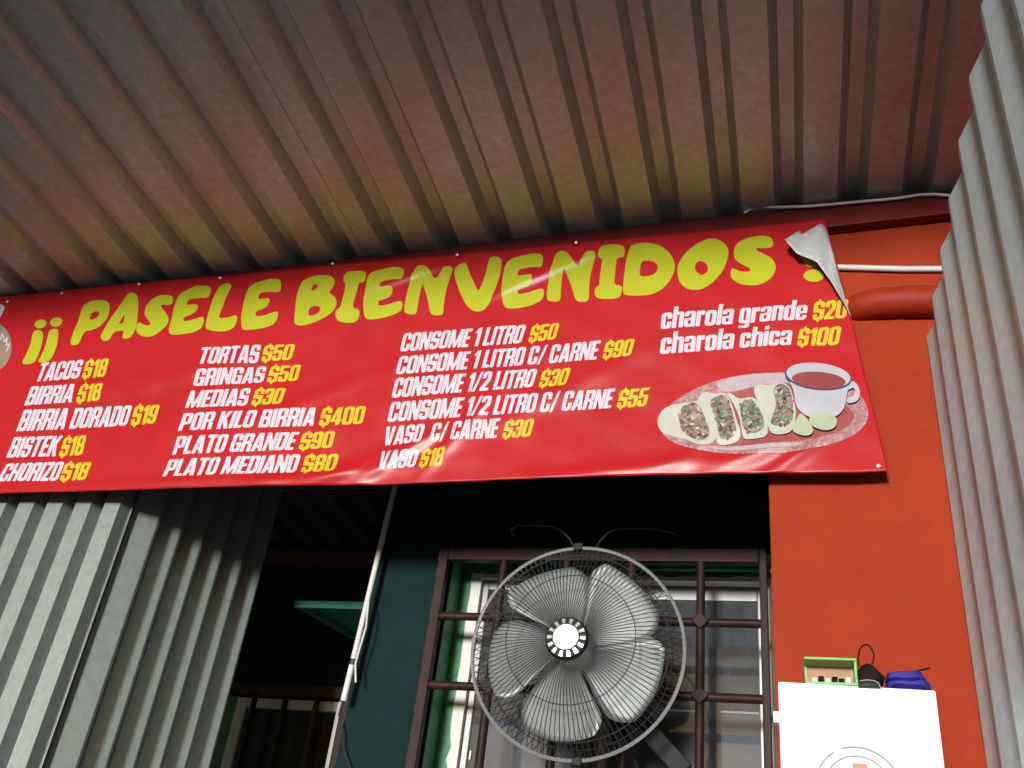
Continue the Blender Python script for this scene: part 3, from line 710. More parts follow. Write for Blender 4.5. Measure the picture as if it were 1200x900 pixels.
title = [
 (Z1([(130,540),(150,522),(190,522),(207,540),(204,600),(190,670),(165,740),(140,775),(100,787),(60,785),(52,772),(75,735),(100,680),(120,620)]),()),
 (Z1(ell(190,470,46,31,-.25)),()),
 (Z1([(255,535),(275,515),(315,512),(328,525),(325,600),(310,670),(285,730),(255,768),(215,775),(182,772),(180,762),(205,720),(230,650),(245,590)]),()),
 (Z1(ell(314,457,46,33,-.25)),()),
 (Z1([(505,400),(520,350),(560,315),(620,295),(690,292),(730,315),(737,355),(722,420),(690,465),(640,505),(590,522),(540,530),(520,560),(500,610),(485,635),(445,640),(432,630),(435,600),(450,550),(480,480),(495,440)]),
  (Z1([(572,440),(580,405),(605,378),(640,372),(660,385),(655,410),(630,432),(595,444)]),)),
 (Z1([(870,260),(895,238),(930,236),(950,255),(958,310),(955,400),(950,480),(935,540),(905,580),(870,595),(845,592),(842,575),(850,545),(848,528),(810,530),(770,540),(750,570),(735,600),(705,612),(680,602),(668,578),(690,530),(740,450),(800,365)]),
  (Z1([(802,485),(820,455),(853,395),(858,400),(855,470),(830,480)]),)),
 (Z1([(1232,278),(1217,258),(1167,255),(1130,262),(1070,290),(1025,340),(1012,385),(1020,420),(1050,455),(1065,480),(1055,497),(1020,497),(990,485),(972,470),(960,485),(947,515),(955,545),(990,575),(1040,582),(1090,570),(1127,543),(1182,493),(1200,448),(1182,403),(1142,358),(1132,338),(1152,323),(1197,333),(1227,318)]),()),
 (Z2([(230,300),(300,265),(370,247),(430,247),(453,262),(455,290),(435,330),(420,338),(360,338),(290,350),(275,365),(268,405),(330,393),(358,398),(355,425),(340,450),(300,475),(250,495),(240,530),(290,525),(340,510),(395,490),(404,500),(400,540),(380,580),(330,608),(250,622),(180,633),(150,628),(137,605),(140,570),(160,500),(175,420),(200,340)]),()),
 (Z2([(520,260),(545,235),(580,223),(612,232),(615,250),(595,290),(570,340),(550,400),(530,450),(513,500),(560,500),(600,492),(650,473),(661,490),(650,540),(620,580),(560,600),(490,600),(435,588),(420,570),(425,530),(450,430),(480,330)]),()),
 (Z2([(755,245),(820,215),(900,195),(980,192),(998,205),(1000,260),(990,285),(970,290),(900,285),(840,297),(828,310),(820,355),(880,342),(912,343),(912,370),(890,405),(850,425),(803,440),(800,485),(860,480),(920,460),(970,440),(978,460),(965,510),(930,545),(850,570),(760,583),(710,587),(697,560),(692,490),(705,420),(725,330)]),()),
 (Z3([(100,360),(130,325),(190,303),(260,295),(320,300),(350,325),(350,365),(330,400),(303,430),(345,455),(368,490),(365,535),(330,580),(270,620),(190,655),(110,680),(60,680),(38,660),(45,590),(55,480),(75,410)]),
  (Z3([(168,425),(175,385),(195,362),(225,365),(230,385),(205,410)]), Z3([(140,612),(150,550),(180,530),(225,527),(248,545),(235,580),(195,605)]))),
 (Z3([(425,345),(430,300),(455,272),(520,265),(585,265),(597,285),(590,330),(575,348),(540,348),(530,400),(515,450),(497,500),(493,552),(530,555),(545,572),(540,615),(520,650),(460,660),(390,652),(365,625),(360,585),(375,560),(395,555),(415,500),(435,420),(443,352)]),()),
 (Z3([(615,300),(650,270),(730,245),(820,230),(880,235),(892,260),(885,315),(870,328),(800,328),(725,340),(708,350),(703,395),(760,382),(795,380),(803,395),(798,440),(770,465),(720,482),(688,492),(690,535),(740,528),(800,510),(860,490),(877,500),(875,545),(850,575),(780,605),(690,630),(620,637),(590,620),(580,560),(577,490),(595,420),(605,350)]),()),
 (Z3([(895,570),(900,520),(920,420),(945,330),(980,245),(1010,215),(1050,212),(1085,245),(1135,335),(1197,233),(1217,220),(1262,220),(1267,243),(1242,313),(1212,413),(1197,513),(1195,583),(1177,596),(1117,596),(1097,573),(1085,500),(1065,420),(1038,342),(1020,400),(1000,500),(990,575),(970,593),(920,587)]),()),
 (Z4([(215,320),(235,285),(270,260),(300,252),(315,280),(340,350),(375,430),(403,482),(435,420),(465,330),(485,240),(500,210),(540,205),(575,215),(585,250),(575,320),(545,420),(500,540),(460,605),(410,632),(360,625),(310,580),(270,500),(235,410)]),()),
 (Z4([(620,265),(670,225),(750,200),(830,185),(890,187),(907,205),(905,260),(895,285),(850,283),(770,290),(712,305),(705,358),(770,348),(820,348),(825,375),(815,415),(780,438),(720,455),(707,465),(708,500),(770,490),(840,468),(895,450),(913,465),(912,510),(890,545),(820,580),(730,600),(640,607),(605,590),(590,530),(587,450),(595,360)]),()),
 (Z4([(940,530),(945,450),(960,370),(985,270),(1010,190),(1045,165),(1085,170),(1120,205),(1183,300),(1217,223),(1242,178),(1267,168),(1312,173),(1319,198),(1302,263),(1277,353),(1267,453),(1265,538),(1247,558),(1187,558),(1162,533),(1137,443),(1105,360),(1072,290),(1055,370),(1045,470),(1043,540),(1020,555),(960,550)]),()),
 (Z5([(275,270),(285,220),(310,195),(370,187),(450,190),(478,205),(478,255),(470,283),(418,285),(410,350),(400,430),(397,500),(440,503),(460,515),(455,570),(435,600),(370,607),(290,605),(255,590),(250,540),(262,515),(287,507),(292,420),(305,340),(312,290),(290,288)]),()),
 (Z5([(520,220),(535,190),(590,175),(680,173),(770,200),(840,260),(870,330),(870,390),(840,460),(780,530),(700,575),(600,587),(490,580),(470,560),(475,470),(490,350),(505,270)]),
  (Z5([(595,435),(598,370),(610,315),(650,305),(710,315),(745,350),(745,385),(715,425),(650,442)]),)),
 (np.array([(793.9,317),(796.5,308),(804,297.5),(814.5,288.5),(828,281.8),(835,280.3),(845.5,283.3),(852.5,290.3),(853.7,299),(849.9,313),(842,325.3),(831.5,335.8),(821,341.4),(810.5,341.4),(804,339.5),(796.5,332)]),
  (Z6([(80,365),(90,335),(120,323),(155,335),(175,370),(170,400),(140,425),(110,420),(85,395)]),)),
 (Z6([(605,200),(590,170),(540,158),(470,165),(400,185),(355,220),(343,270),(355,320),(400,350),(450,375),(465,393),(440,405),(390,403),(350,385),(330,378),(322,420),(335,450),(380,480),(450,493),(520,485),(580,455),(620,400),(622,350),(590,305),(540,280),(490,255),(485,243),(510,235),(570,238),(600,230)]),()),
 (Z6([(778,250),(840,230),(900,270),(920,360),(870,373),(830,362),(800,325)]),()),
 (Z6(ell(877,430,65,39)),())]
for o_, h_ in title:
    mb = MB(); shape(mb, o_, h_, grow=.45); ink(mb, 'title_letter', M['yellow'], ban)

# emblem cut off by the left frame edge
mb = MB(); shape(mb, [(-30,352),(0,357),(8,359.5),(0,374),(-30,420)], h=2); ink(mb, 'printed_emblem', M['white_ink'], ban)
mb = MB(); shape(mb, ell(-9,408,24,30), h=2); em = ink(mb, 'printed_emblem', M['emblem'], ban)
mb = MB()
zz = [(-8,392),(2,399),(4,392),(7,402),(10,396),(9,406),(13,404),(9,413)]
for (a, b) in zip(zz, zz[1:]):
    d = np.array(b)-np.array(a); nrm = np.array([-d[1], d[0]])/np.hypot(*d)*.7
    q = np.array([np.array(a)-nrm, np.array(b)-nrm, np.array(b)+nrm, np.array(a)+nrm])
    mb.add([tuple(v) for v in PB(q[:,0], q[:,1], .0012)], [(0,1,2,3)])
ink(mb, 'zigzag_trim', M['white_ink'], em)

# ---- printed picture of the taco platter
def meat(name, cols):
    m = bpy.data.materials.new(name); m.use_nodes = True; t = m.node_tree; b = t.nodes['Principled BSDF']; b.inputs['Roughness'].default_value = .35
    tc = t.nodes.new('ShaderNodeTexCoord'); nz = t.nodes.new('ShaderNodeTexNoise'); nz.inputs['Scale'].default_value = 60
    ad = t.nodes.new('ShaderNodeVectorMath'); ad.operation = 'MULTIPLY_ADD'; ad.inputs[1].default_value = (.012,)*3
    t.links.new(tc.outputs['Object'], nz.inputs['Vector']); t.links.new(nz.outputs['Color'], ad.inputs[0]); t.links.new(tc.outputs['Object'], ad.inputs[2])
    v = t.nodes.new('ShaderNodeTexVoronoi'); v.inputs['Scale'].default_value = 150; t.links.new(ad.outputs[0], v.inputs['Vector'])
    sp = t.nodes.new('ShaderNodeSeparateColor'); t.links.new(v.outputs['Color'], sp.inputs[0])
    r = t.nodes.new('ShaderNodeValToRGB'); e_ = r.color_ramp.elements
    while len(e_) < len(cols): e_.new(.5)
    for i, c in enumerate(cols): e_[i].position = i/(len(cols)-1); e_[i].color = (*[q*.72 for q in c], 1)
    t.links.new(sp.outputs[0], r.inputs[0]); t.links.new(r.outputs[0], b.inputs['Base Color']); return m
M['meat1'] = meat('printed_meat', [(.10,.08,.06),(.24,.17,.13),(.34,.26,.20),(.50,.42,.34),(.16,.14,.10)])
M['meat2'] = meat('printed_meat_with_herbs', [(.12,.05,.05),(.25,.12,.11),(.10,.22,.13),(.40,.30,.26),(.30,.38,.28)])
M['lace'] = meat('printed_lace_rim', [(.42,.15,.16),(.48,.22,.23),(.54,.32,.34),(.45,.18,.19),(.60,.42,.44)])
M['tortilla'] = mat('printed_tortilla', (.47,.48,.44), .36, spec=.3, noise=(60,.6,(0.418,0.410,0.346)))
M['plate'] = mat('printed_clay_plate', (0.274,0.061,0.058), .36, spec=.3, noise=(40,.6,(0.317,0.086,0.079)))
M['plate_w'] = mat('printed_pale_rim', (0.446,0.403,0.432), .36, spec=.3, noise=(40,.7,(0.396,0.288,0.317)))
M['plate_s'] = mat('printed_plate_shade', (0.274,0.036,0.040), .36, spec=.3, noise=(30,.6,(0.317,0.025,0.029)))
M['cup'] = mat('printed_white_cup', (.46,.46,.49), .36, spec=.3, noise=(9,.7,(.36,.36,.41)))
M['navy'] = mat('printed_navy_line', (.05,.03,.10), .35, noise=(40,.5,(.07,.04,.12)))
M['broth'] = mat('printed_broth', (0.259,0.058,0.054), .36, spec=.3, noise=(25,.7,(0.202,0.040,0.040)))
M['lime'] = mat('printed_lime', (0.403,0.446,0.331), .36, spec=.3, noise=(50,.7,(0.331,0.389,0.259)))
ZF = zoomed(760, 420, 7.2)
lay = [0]
def pic(name, material, outer, holes=(), parent=None, sm=2):
    lay[0] += 1
    mb = MB(); shape(mb, ZF(outer), [ZF(q) for q in holes], off=.0006+.00022*lay[0], h=1.5, smooth=sm)
    return ink(mb, name, material, parent or ban)
def cupx(pts): return [(x+936, y) for x, y in pts]
pl = pic('printed_plate', M['lace'], [(140,440),(220,370),(320,300),(440,245),(600,192),(800,152),(936,136),(1150,128),(1400,150),(1650,220),(1790,320),(1850,430),(1855,530),(1790,630),(1660,705),(1480,765),(1250,812),(1000,832),(700,828),(450,795),(260,745),(140,670),(90,590)])
pic('plate_rim', M['plate_w'], [(560,215),(700,176),(900,145),(1160,140),(1240,165),(1240,215),(1060,225),(900,245),(760,285),(660,300),(590,260)], parent=pl)
pic('plate_well', M['plate'], [(640,310),(760,290),(900,255),(1100,225),(1300,230),(1560,330),(1700,440),(1745,500),(1700,580),(1600,650),(1400,700),(1150,735),(800,750),(520,755),(420,740),(430,560)], parent=pl)
pic('plate_rim', M['plate_w'], [(520,772),(700,765),(936,750),(1200,740),(1320,735),(1270,762),(1100,782),(900,795),(680,798)], parent=pl)
def toppings(poly, kind, parent):
    P_ = np.array(poly, float); lo, hi = P_.min(0), P_.max(0)
    pal = {'bits_brown': (.10,.055,.045), 'bits_pink': (.24,.12,.10), 'bits_cream': (.42,.38,.31), 'bits_green': (.07,.19,.10), 'bits_dark': (.05,.028,.024)}
    wts = {'meat1': (.34,.26,.22,.06,.12), 'meat2': (.30,.26,.13,.20,.11)}[kind]
    meshes = {k: MB() for k in pal}; order = list(pal)
    for k in order:
        if k not in M: M[k] = mat('printed_'+k, pal[k], .36, spec=.3, noise=(120, .6, tuple(c*1.35 for c in pal[k])))
    for i in range(64):
        c = lo+(hi-lo)*rng.random(2)
        if sd_poly(np.array([[c[0]]]), np.array([[c[1]]]), P_)[0, 0] > -6: continue
        key = order[rng.choice(5, p=wts)]; r = rng.uniform(10, 26); a0 = rng.uniform(0, 6.28); el_ = rng.uniform(.35, .8)
        bl_ = [(c[0]+r*rng.uniform(.75, 1.2)*(math.cos(a)*math.cos(a0)-el_*math.sin(a)*math.sin(a0)),
                c[1]+r*rng.uniform(.75, 1.2)*(math.cos(a)*math.sin(a0)+el_*math.sin(a)*math.cos(a0))) for a in np.linspace(0, 6.28, 8, endpoint=False)]
        lay[0] += .12
        shape(meshes[key], ZF(bl_), off=.0006+.00022*lay[0], h=.7, smooth=1)
    allm = MB(); slot = []
    for n_, k in enumerate(order):
        allm.add(meshes[k].v, meshes[k].f); slot += [n_]*len(meshes[k].f)
    o = allm.build('topping', M[order[0]], parent.parent, fix=False)
    for k in order[1:]: o.data.materials.append(M[k])
    o.data.polygons.foreach_set('material_index', slot)
    if sum(p_.normal.y*p_.area for p_ in o.data.polygons) > 0: o.data.flip_normals()
    tag(o, kind='stuff')
tcs = [([(70,550),(95,465),(160,410),(300,385),(420,370),(430,330),(470,290),(520,390),(570,520),(597,640),(560,720),(490,752),(400,735),(320,690),(220,670),(110,635)],
        [(240,470),(300,400),(400,372),(450,440),(490,540),(525,655),(470,712),(390,690),(330,660),(270,600),(262,530)], 'meat1'),
       ([(445,330),(480,290),(560,318),(650,300),(705,400),(745,540),(785,640),(765,720),(680,745),(600,757),(570,710),(582,600),(530,470)],
        [(510,380),(560,342),(640,312),(690,400),(720,520),(752,640),(700,700),(612,710),(588,640),(572,520)], 'meat2'),
       ([(650,310),(700,312),(765,370),(885,335),(945,420),(990,540),(1015,640),(990,692),(900,702),(810,708),(790,650),(772,520),(720,400)],
        [(770,400),(862,352),(930,430),(985,560),(978,620),(880,665),(812,640),(785,540)], 'meat2'),
       ([(880,270),(930,240),(1000,255),(1100,225),(1190,250),(1230,390),(1248,500),(1222,640),(1140,678),(1040,672),(1010,600),(960,500),(920,390)],
        [(1050,290),(1100,232),(1185,262),(1222,400),(1222,560),(1150,605),(1032,590),(1030,545),(1082,430),(1068,350)], 'meat2')]
for sh, fi, mm in tcs:
    t_ = pic('printed_taco', M['tortilla'], sh); fl_ = pic('filling', M[mm], fi, parent=t_); toppings(fi, mm, fl_)
cp = pic('printed_cup', M['cup'], cupx([(235,200),(290,290),(305,420),(340,480),(420,530),(520,548),(650,530),(720,450),(735,330),(765,200),(500,150)]))
pic('cup_handle', M['cup'], cupx([(735,300),(740,240),(775,215),(820,240),(845,300),(845,360),(810,400),(735,412),(730,365),(790,350),(810,310),(790,270),(760,290)]), parent=cp)
pic('rim_line', M['navy'], cupx(ell(495,185,284,112,.115)), parent=cp)
pic('cup_lip', M['cup'], cupx(ell(497,176,272,108,.11)), parent=cp)
pic('broth', M['broth'], cupx(ell(500,215,228,72,.09)), parent=cp)
pic('printed_lime', M['lime'], cupx([(345,482),(400,540),(462,640),(430,688),(360,692),(290,662),(276,630),(310,550)]))
pic('printed_lime', M['lime'], cupx([(415,560),(440,500),(520,478),(620,508),(657,560),(640,622),(570,652),(490,632),(440,605)]))

# ------------------------------------------------------------------ fan
YF = 2.055; fc = Vector((-.218*YF, YF-1.9, .325*YF+1.55)); RF = .234
fan = thing('wall_fan', Vector((fc.x, fc.y+.09, fc.z)), 'round chrome wall fan hung in front of the barred window', 'fan')
hubc = Vector((fc.x-.002, fc.y-.088, fc.z-.008))
def wire_cage(depth, ctr_r, nwire, back):
    m = MB()
    for k in range(nwire):
        a = 2*math.pi*(k+(.5 if back else 0))/nwire; pts = []
        for t in (0, .12, .3, .5, .7, .85, .95, 1):
            r = ctr_r+(RF-ctr_r)*t; y = depth*(1-t**2.6)
            cc = fc.lerp(Vector((hubc.x, fc.y, hubc.z)), 1-t)
            tw = .0
            pts.append((cc.x+r*math.cos(a+tw), fc.y+y, cc.z+r*math.sin(a+tw)))
        m.tube(pts, .00095, 4, cap=False)
    return m
def ring(m, r, y, rad, n=80):
    return m.tube([(fc.x+r*math.cos(2*math.pi*k/n), fc.y+y, fc.z+r*math.sin(2*math.pi*k/n)) for k in range(n)], rad, 6, closed=True)
m = wire_cage(-.085, .040, 112, False)
t1 = (.140-.04)/(RF-.04)
ring(m, .140, -.085*(1-t1**2.6)+.002, .0011); t1 = (.205-.04)/(RF-.04); ring(m, .205, -.085*(1-t1**2.6)+.002, .0011)
m.build('front_cage', M['fan_wire'], fan, smooth=True)
m = wire_cage(.080, .050, 84, True); ring(m, .150, .060, .0011); ring(m, .205, .035, .0011)
m.build('rear_cage', M['fan_wire'], fan, smooth=True)
ring(MB(), RF, 0, .0042, 120).build('cage_ring', M['fan_ring'], fan, smooth=True)
# blades
for k in range(5):
    a0 = math.radians(96+14+72*k)      # centre direction of each blade
    m = MB(); nr, na = 14, 12; vs = []
    for i in range(nr):
        t = i/(nr-1); r = .036+(.196-.036)*t
        half = math.radians(29.5+6*math.sin(t*math.pi*.9)-13*max(0, t-.75)*4*max(0, t-.75)*4*.6)
        for j in range(na):
            s_ = j/(na-1)*2-1; a = a0+half*s_+.18*t
            y = -.022*s_*(.5+.5*t)+.006*(1-s_*s_)
            vs.append((fc.x+r*math.cos(a), fc.y-.012+y, fc.z-.003+r*math.sin(a)))
    m.add(vs, [(i*na+j, i*na+j+1, (i+1)*na+j+1, (i+1)*na+j) for i in range(nr-1) for j in range(na-1)])
    o = m.build('blade', M['blade'], fan, smooth=True); o.modifiers.new('thickness', 'SOLIDIFY').thickness = .0014
MB().lathe((fc.x, fc.y-.012, fc.z-.003), [(.040,.03),(.042,.0),(.038,-.02),(.0,-.028)], 32).build('spinner', M['blade'], fan, smooth=True)
hb = MB().lathe(tuple(hubc), [(.046,.012),(.046,0),(.042,-.006),(.028,-.008),(.0,-.008)], 48).build('hub_ring', M['fan_dark'], fan, smooth=True)
m = MB()
for k in range(14):
    a = 2*math.pi*k/14; u = Vector((math.cos(a), 0, math.sin(a))); q = Vector((-math.sin(a), 0, math.cos(a)))
    p0 = hubc+u*.030+Vector((0,-.0086,0)); p1 = hubc+u*.041+Vector((0,-.0070,0))
    m.add([p0-q*.0028, p0+q*.0028, p1+q*.0040, p1-q*.0040, p0-q*.0028+Y_*.004, p0+q*.0028+Y_*.004, p1+q*.0040+Y_*.004, p1-q*.0040+Y_*.004],
          [(0,1,2,3),(0,4,5,1),(1,5,6,2),(2,6,7,3),(3,7,4,0)])
m.build('hub_vents', M['fan_ring'], hb)
MB().lathe((hubc.x, hubc.y-.008, hubc.z), [(.0275,.004),(.0275,-.003),(.024,-.0065),(.012,-.009),(0,-.0095)], 40).build('hub_cap', M['hub_white'], hb, smooth=True)
MB().lathe((fc.x, fc.y+.085, fc.z), [(.058,-.02),(.062,.0),(.062,.05),(.045,.085),(0,.09)], 32).build('motor', M['fan_dark'], fan, smooth=True)
p0 = Vector((fc.x+.03, fc.y+.14, fc.z-.02)); p1 = P(803, 905, 2.20)
MB().bar(p0, p1, .040, .022).build('mounting_arm', M['fan_dark'], fan, bevel=.003)
for (qx, qy) in ((678, 641.5), (676, 893)):
    p = P(qx, qy, YF); MB().box((p.x-.010, fc.y-.008, p.z-.008), (p.x+.010, fc.y+.010, p.z+.008)).build('cage_clip', M['fan_dark'], fan, bevel=.002)
for pts in ([(672,640),(668,632),(657,621),(645,616.5),(625,615.5),(606,616),(598.5,621),(602,628),(612,632)],
            [(699,641),(703,634),(713,624),(726,619.5),(745,619),(765,619.5),(785,623.5),(796,628),(798,633)]):
    MB().tube([P(a, b, YF+.03+(YT-YF-.03)*(i/(len(pts)-1))**1.5) for i, (a, b) in enumerate(pts)], .0022, 6).build('wire_loop', M['fan_wire'], fan, smooth=True)
# sticker on the pane
st = MB(); 
for (qx, qy, wx_, hz_) in ((541, 892, .020, .012), (547, 884, .006, .022), (552, 886, .004, .020), (537, 899, .010, .012)):
    p = P(qx, qy, YT+.12); st.box((p.x-wx_/2, yw+.1115-.001, p.z-hz_/2), (p.x+wx_/2, yw+.1118-.0005, p.z+hz_/2))
st.build('sticker', M['sticker'], win)

# ------------------------------------------------------------------ pole, conduits, pipe, cable
pole = thing('conduit_pole', P(403, 818, 2.235), 'thin white conduit pole hanging beside the teal wall corner', 'pole')
a = P(465, 560, 2.235); b = P(402.5, 822, 2.235); c = a.lerp(b, .83); c2 = a.lerp(b, .855)
up = a+(a-b).normalized()*.3
MB().tube([up, a, c], .0074, 12).build('pipe', M['conduit'], pole, smooth=True)
MB().tube([c, c2], .0082, 12).build('tape_band', M['tape'], pole, smooth=True)
MB().tube([c2, b], .0078, 12).build('pipe', M['conduit'], pole, smooth=True)
tag(MB().tube([P(432, 705, 2.22), P(429, 735, 2.22), P(421, 762, 2.222), P(416.5, 778, 2.225), P(417, 800, 2.225)], .0026, 6).build('cable', M['conduit'], None, smooth=True),
    'short white cable end dangling beside the white pole', 'cable')
tag(MB().tube([P(404, 812, 2.26), P(397, 838, 2.26), P(402, 858, 2.262), P(402, 875, 2.264), P(412, 905, 2.264)], .0020, 6).build('cable', M['tape'], None, smooth=True),
    'thin black cable running down from the foot of the white pole', 'cable')
yo = 1.9-.008
tag(MB().tube([P(962, 313.0, yo), P(1000, 313.8, yo), P(1060, 315.5, yo), P(1125, 315.2, yo)], .0072, 12).build('conduit', M['conduit'], None, smooth=True),
    'white horizontal conduit across the orange wall above the orange pipe', 'conduit')
pts = [(872,249.5),(880,244.5),(890,242.5),(915,242.8),(945,241.8),(975,239.5),(1005,236.5),(1032,234.2),(1055,231.8),(1078,228.2),(1095,227.6),(1113,229.2)]
tag(MB().tube([P(a, b, 1.858) for a, b in pts], .0034, 8).build('cable', M['cable'], None, smooth=True),
    'white cable running along the dark red beam above the banner corner', 'cable')
pipe = thing('drain_pipe', P(1060, 355, 1.88), 'orange painted pipe along the orange wall below the white conduit', 'pipe')
yq = 1.884
q = [P(978, 374, yq+.040), P(992, 367, yq+.030), P(1006, 361.5, yq+.014), P(1022, 357, yq+.004), P(1040, 355, yq), P(1058, 354, yq), P(1130, 353, yq)]
MB().tube(q, [.022, .030, .034, .0355, .036, .036, .036], 24).build('pipe', M['orange_pipe'], pipe, smooth=True)
MB().tube([P(1058, 354, yq), P(1130, 353, yq)], .0375, 24).build('coupling', M['orange_pipe'], pipe, smooth=True)

# ------------------------------------------------------------------ white cabinet and what stands on it
YC = 1.79; yc = YC-1.9
ca = P(911.5, 798.3, YC); cb = P(1096.5, 809, YC); zt = (ca.z+cb.z)/2
cab = thing('cabinet', Vector(((ca.x+cb.x)/2, yc+.05, zt-.5)), 'white wall cabinet with a round logo, fixed on the orange wall', 'cabinet')
tlt = (cb.z-ca.z)
body = MB(); body.add([(ca.x,yc,zt-.52),(cb.x,yc,zt-.52),(cb.x,yc,cb.z),(ca.x,yc,ca.z),(ca.x,-.002,zt-.52),(cb.x,-.002,zt-.52),(cb.x,-.002,cb.z),(ca.x,-.002,ca.z)],
     [(0,1,2,3),(7,6,5,4),(0,4,5,1),(1,5,6,2),(2,6,7,3),(3,7,4,0)])
body.build('body', M['board'], cab, bevel=.003)
p = P(909.5, 838, YC); MB().box((ca.x-.010, yc+.01, p.z-.010), (ca.x-.0005, yc+.03, p.z+.010)).build('hinge', M['board'], cab, bevel=.002)
lc = P(1006.5, 925.5, YC); sc = (P(1055, 925.5, YC)-P(958, 925.5, YC)).x/97.0
def flat(fn, r, name, material, parent, h=.0012, off=.0012):
    pts, fs = march(fn, -r, -r, r, r, h)
    m = MB().add([(lc.x+x, yc-off, lc.z+y) for x, y in pts], fs); o = m.build(name, material, parent, fix=False)
    if sum(p_.normal.y*p_.area for p_ in o.data.polygons) > 0: o.data.flip_normals()
    return o
r1, r2 = 48.6*sc*1.04, 38.2*sc*1.04
flat(lambda x, y: np.maximum(np.abs(np.hypot(x,y)-r1)-.0016, -np.maximum(np.abs(x+.027)-.008, np.abs(y-.043)-.02)), r1+.003, 'logo_ring', M['board_grey'], cab)
flat(lambda x, y: np.abs(np.hypot(x,y)-r2)-.0014, r2+.003, 'logo_ring', M['board_grey'], cab)
flat(lambda x, y: np.minimum(sd_box(x,y,-5.5*sc,-30*sc,11.5*sc,31*sc), sd_box(x,y,-18*sc,-34*sc,20*sc,-16*sc)), .06, 'logo_mark', M['board_orange'], cab)
def ticks(x, y):
    d = np.full(x.shape, 9.)
    for k in range(7):
        a = math.radians(118+k*9); cx_, cy_ = (r1+r2)/2*math.cos(a), (r1+r2)/2*math.sin(a)
        u = (x-cx_)*math.cos(a)+(y-cy_)*math.sin(a); v = -(x-cx_)*math.sin(a)+(y-cy_)*math.cos(a)
        d = np.minimum(d, np.maximum(np.abs(u)-.0032, np.abs(v)-.0006))
    return d
flat(ticks, r1, 'logo_lettering', M['board_grey'], cab, h=.0009)
def ztop(x): return ca.z+(cb.z-ca.z)*(x-ca.x)/(cb.x-ca.x)

# green case with its lid standing open
yk = YC+.003
g0_, g1_ = P(944, 802, yk), P(1006, 803, yk); gx0_, gx1_ = g0_.x, g1_.x; gzb = ztop((gx0_+gx1_)/2)+.0005
gtop = P(975, 769.5, yk).z; gmid = P(975, 787, yk).z
cs = thing('plastic_case', Vector(((gx0_+gx1_)/2, yk-1.9+.02, gzb)), 'small green plastic case standing open on the white cabinet', 'case')
y0_, y1_ = yk-1.9, yk-1.9+.045; t = .0045
m = MB(); m.box((gx0_, y0_, gzb), (gx1_, y1_, gzb+t)); m.box((gx0_, y0_, gzb+t), (gx0_+t, y1_, gmid-.010)); m.box((gx1_-t, y0_, gzb+t), (gx1_, y1_, gmid-.010)); m.box((gx0_+t, y1_-t, gzb+t), (gx1_-t, y1_, gmid-.010))
m.build('tray', M['green_box'], cs, bevel=.0008)
yl0, yl1 = y1_+.0008, y1_+.010
m = MB(); zl = gmid-.014
m.box((gx0_, y0_+.004, gtop-t), (gx1_, yl1, gtop)); m.box((gx0_, yl0, zl), (gx0_+t, yl1, gtop-t)); m.box((gx1_-t, y0_+.006, gmid-.008), (gx1_, yl1, gtop-t)); m.box((gx0_+t, yl0, zl), (gx1_-t, yl1, zl+.006))
lid = m.build('lid', M['green_box'], cs, bevel=.0008)
MB().box((gx0_+t, yl0+.003, zl+.0062), (gx1_-t, yl0+.006, gtop-t-.0002)).build('lid_panel', M['amber'], lid)
for k in range(6):
    xx = gx0_+.010+(gx1_-gx0_-.020)*(k+.5)/6; hh = .009+.003*(k % 2)
    MB().box((xx-.0048, y0_+.006, gzb+t+.0002), (xx+.0048, y0_+.020, gzb+t+hh)).build('piece', M['bead'] if k in (0, 2, 5) else M['black'], cs, bevel=.0012)

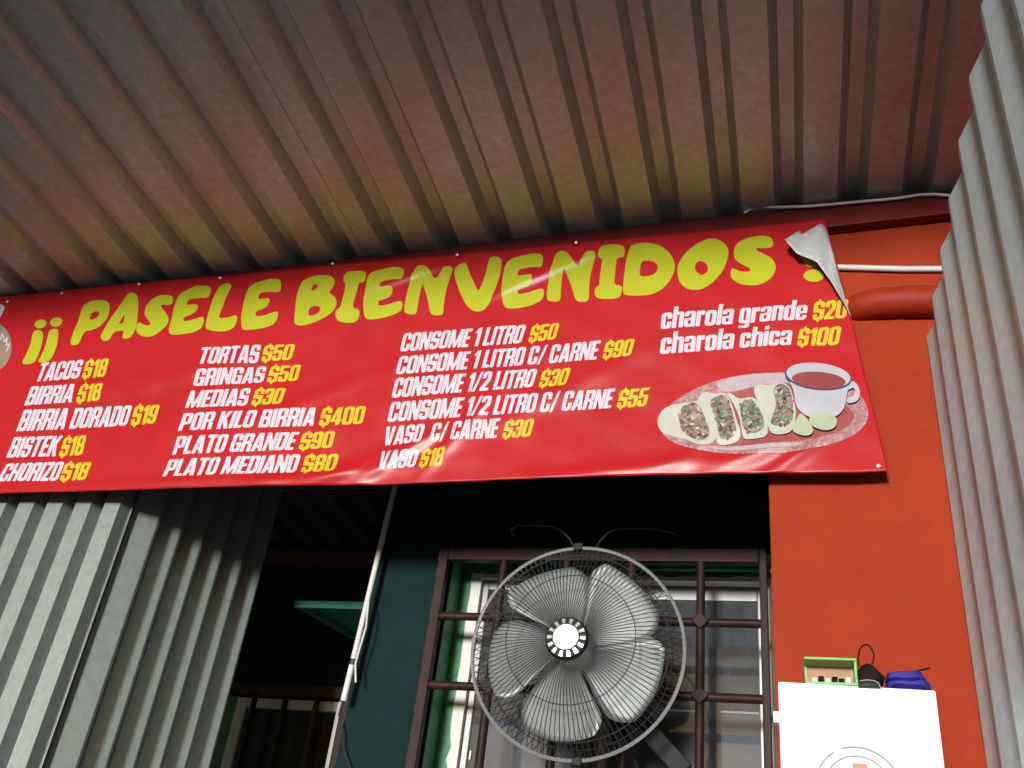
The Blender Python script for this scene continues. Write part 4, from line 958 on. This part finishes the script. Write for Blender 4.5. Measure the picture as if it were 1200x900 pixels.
# black pouch with a strap loop
pc = P(1018, 792, yk); zb = ztop(pc.x)
pou = thing('pouch', Vector((pc.x, yk-1.9+.02, zb)), 'black pouch with a thin strap loop, between the green case and blue bundle', 'pouch')
m = MB(); outl = [(1003,803),(1003,786),(1009,777),(1015,774.5),(1022,776),(1030,784),(1038,791),(1036,798),(1026,804)]
def slabpoly(pts, Y, th, seg=3):
    f = [P(a, b, Y) for a, b in pts]; n = len(f); cen = sum(f, Vector())/n; m = MB(); rings = []
    for k, (sc_, dy) in enumerate(((.55,-th*.5),(.88,-th*.32),(1.0,0),(1.0,th*.3),(.85,th*.5))):
        rings += [(cen.x+(p.x-cen.x)*sc_, p.y+dy+th*.5, cen.z+(p.z-cen.z)*sc_) for p in f]
    fs = [(k*n+i, k*n+(i+1) % n, (k+1)*n+(i+1) % n, (k+1)*n+i) for k in range(4) for i in range(n)]
    fs += [tuple(range(n))[::-1], tuple(4*n+i for i in range(n))]
    return m.add(rings, fs)
m = slabpoly(outl, yk, .035); b_ = m.build('body', M['black'], pou, smooth=True)
MB().tube([P(a, b, yk+.012) for a, b in ((1006.5,780),(1005.5,772),(1007.5,761.5),(1011,756.5),(1015.5,755),(1020,758),(1024,766),(1024,772),(1022,778))], .0016, 6).build('strap', M['black'], pou, smooth=True)
# dark handheld case with a grey rim, leaning in front of the pouch
hp = [(1006,805),(1007,798.5),(1014,796.8),(1024,797.5),(1030,801),(1032,806)]
ha = thing('small_case', P(1018, 806, yk-.012), 'dark rounded case with a grey edge lying under the black pouch', 'case')
slabpoly(hp, yk-.010, .010).build('shell', M['tape'], ha, smooth=True)
MB().tube([P(a, b, yk-.013) for a, b in ((1008,797.8),(1016,796.8),(1024,797.6),(1029.5,800.5),(1031.5,805))], .0010, 6).build('rim', M['grey_rim'], ha, smooth=True)
# blue folded bundle
bu = thing('cloth_bundle', P(1065, 806, yk), 'blue folded cloth bundle at the right end of the cabinet top', 'cloth')
def blob(pts, Y, th, name):
    o = slabpoly(pts, Y, th).build(name, M['blue'], bu, smooth=True); return o
blob([(1037,805),(1039,795),(1039,787),(1050,785.5),(1066,784),(1080,783),(1086,791),(1090,797),(1092.5,798.5),(1092.5,809),(1065,807.5)], yk+.012, .05, 'lower_fold')
blob([(1039,794),(1040,786),(1055,784.5),(1075,783.5),(1082,788),(1086,795),(1070,797),(1050,796)], yk+.004, .03, 'upper_fold')
MB().tube([P(1060, 790, yk+.022), P(1074, 786.5, yk+.022), P(1090, 782.8, yk+.022)], .0018, 6).build('dark_tip', M['black'], bu)
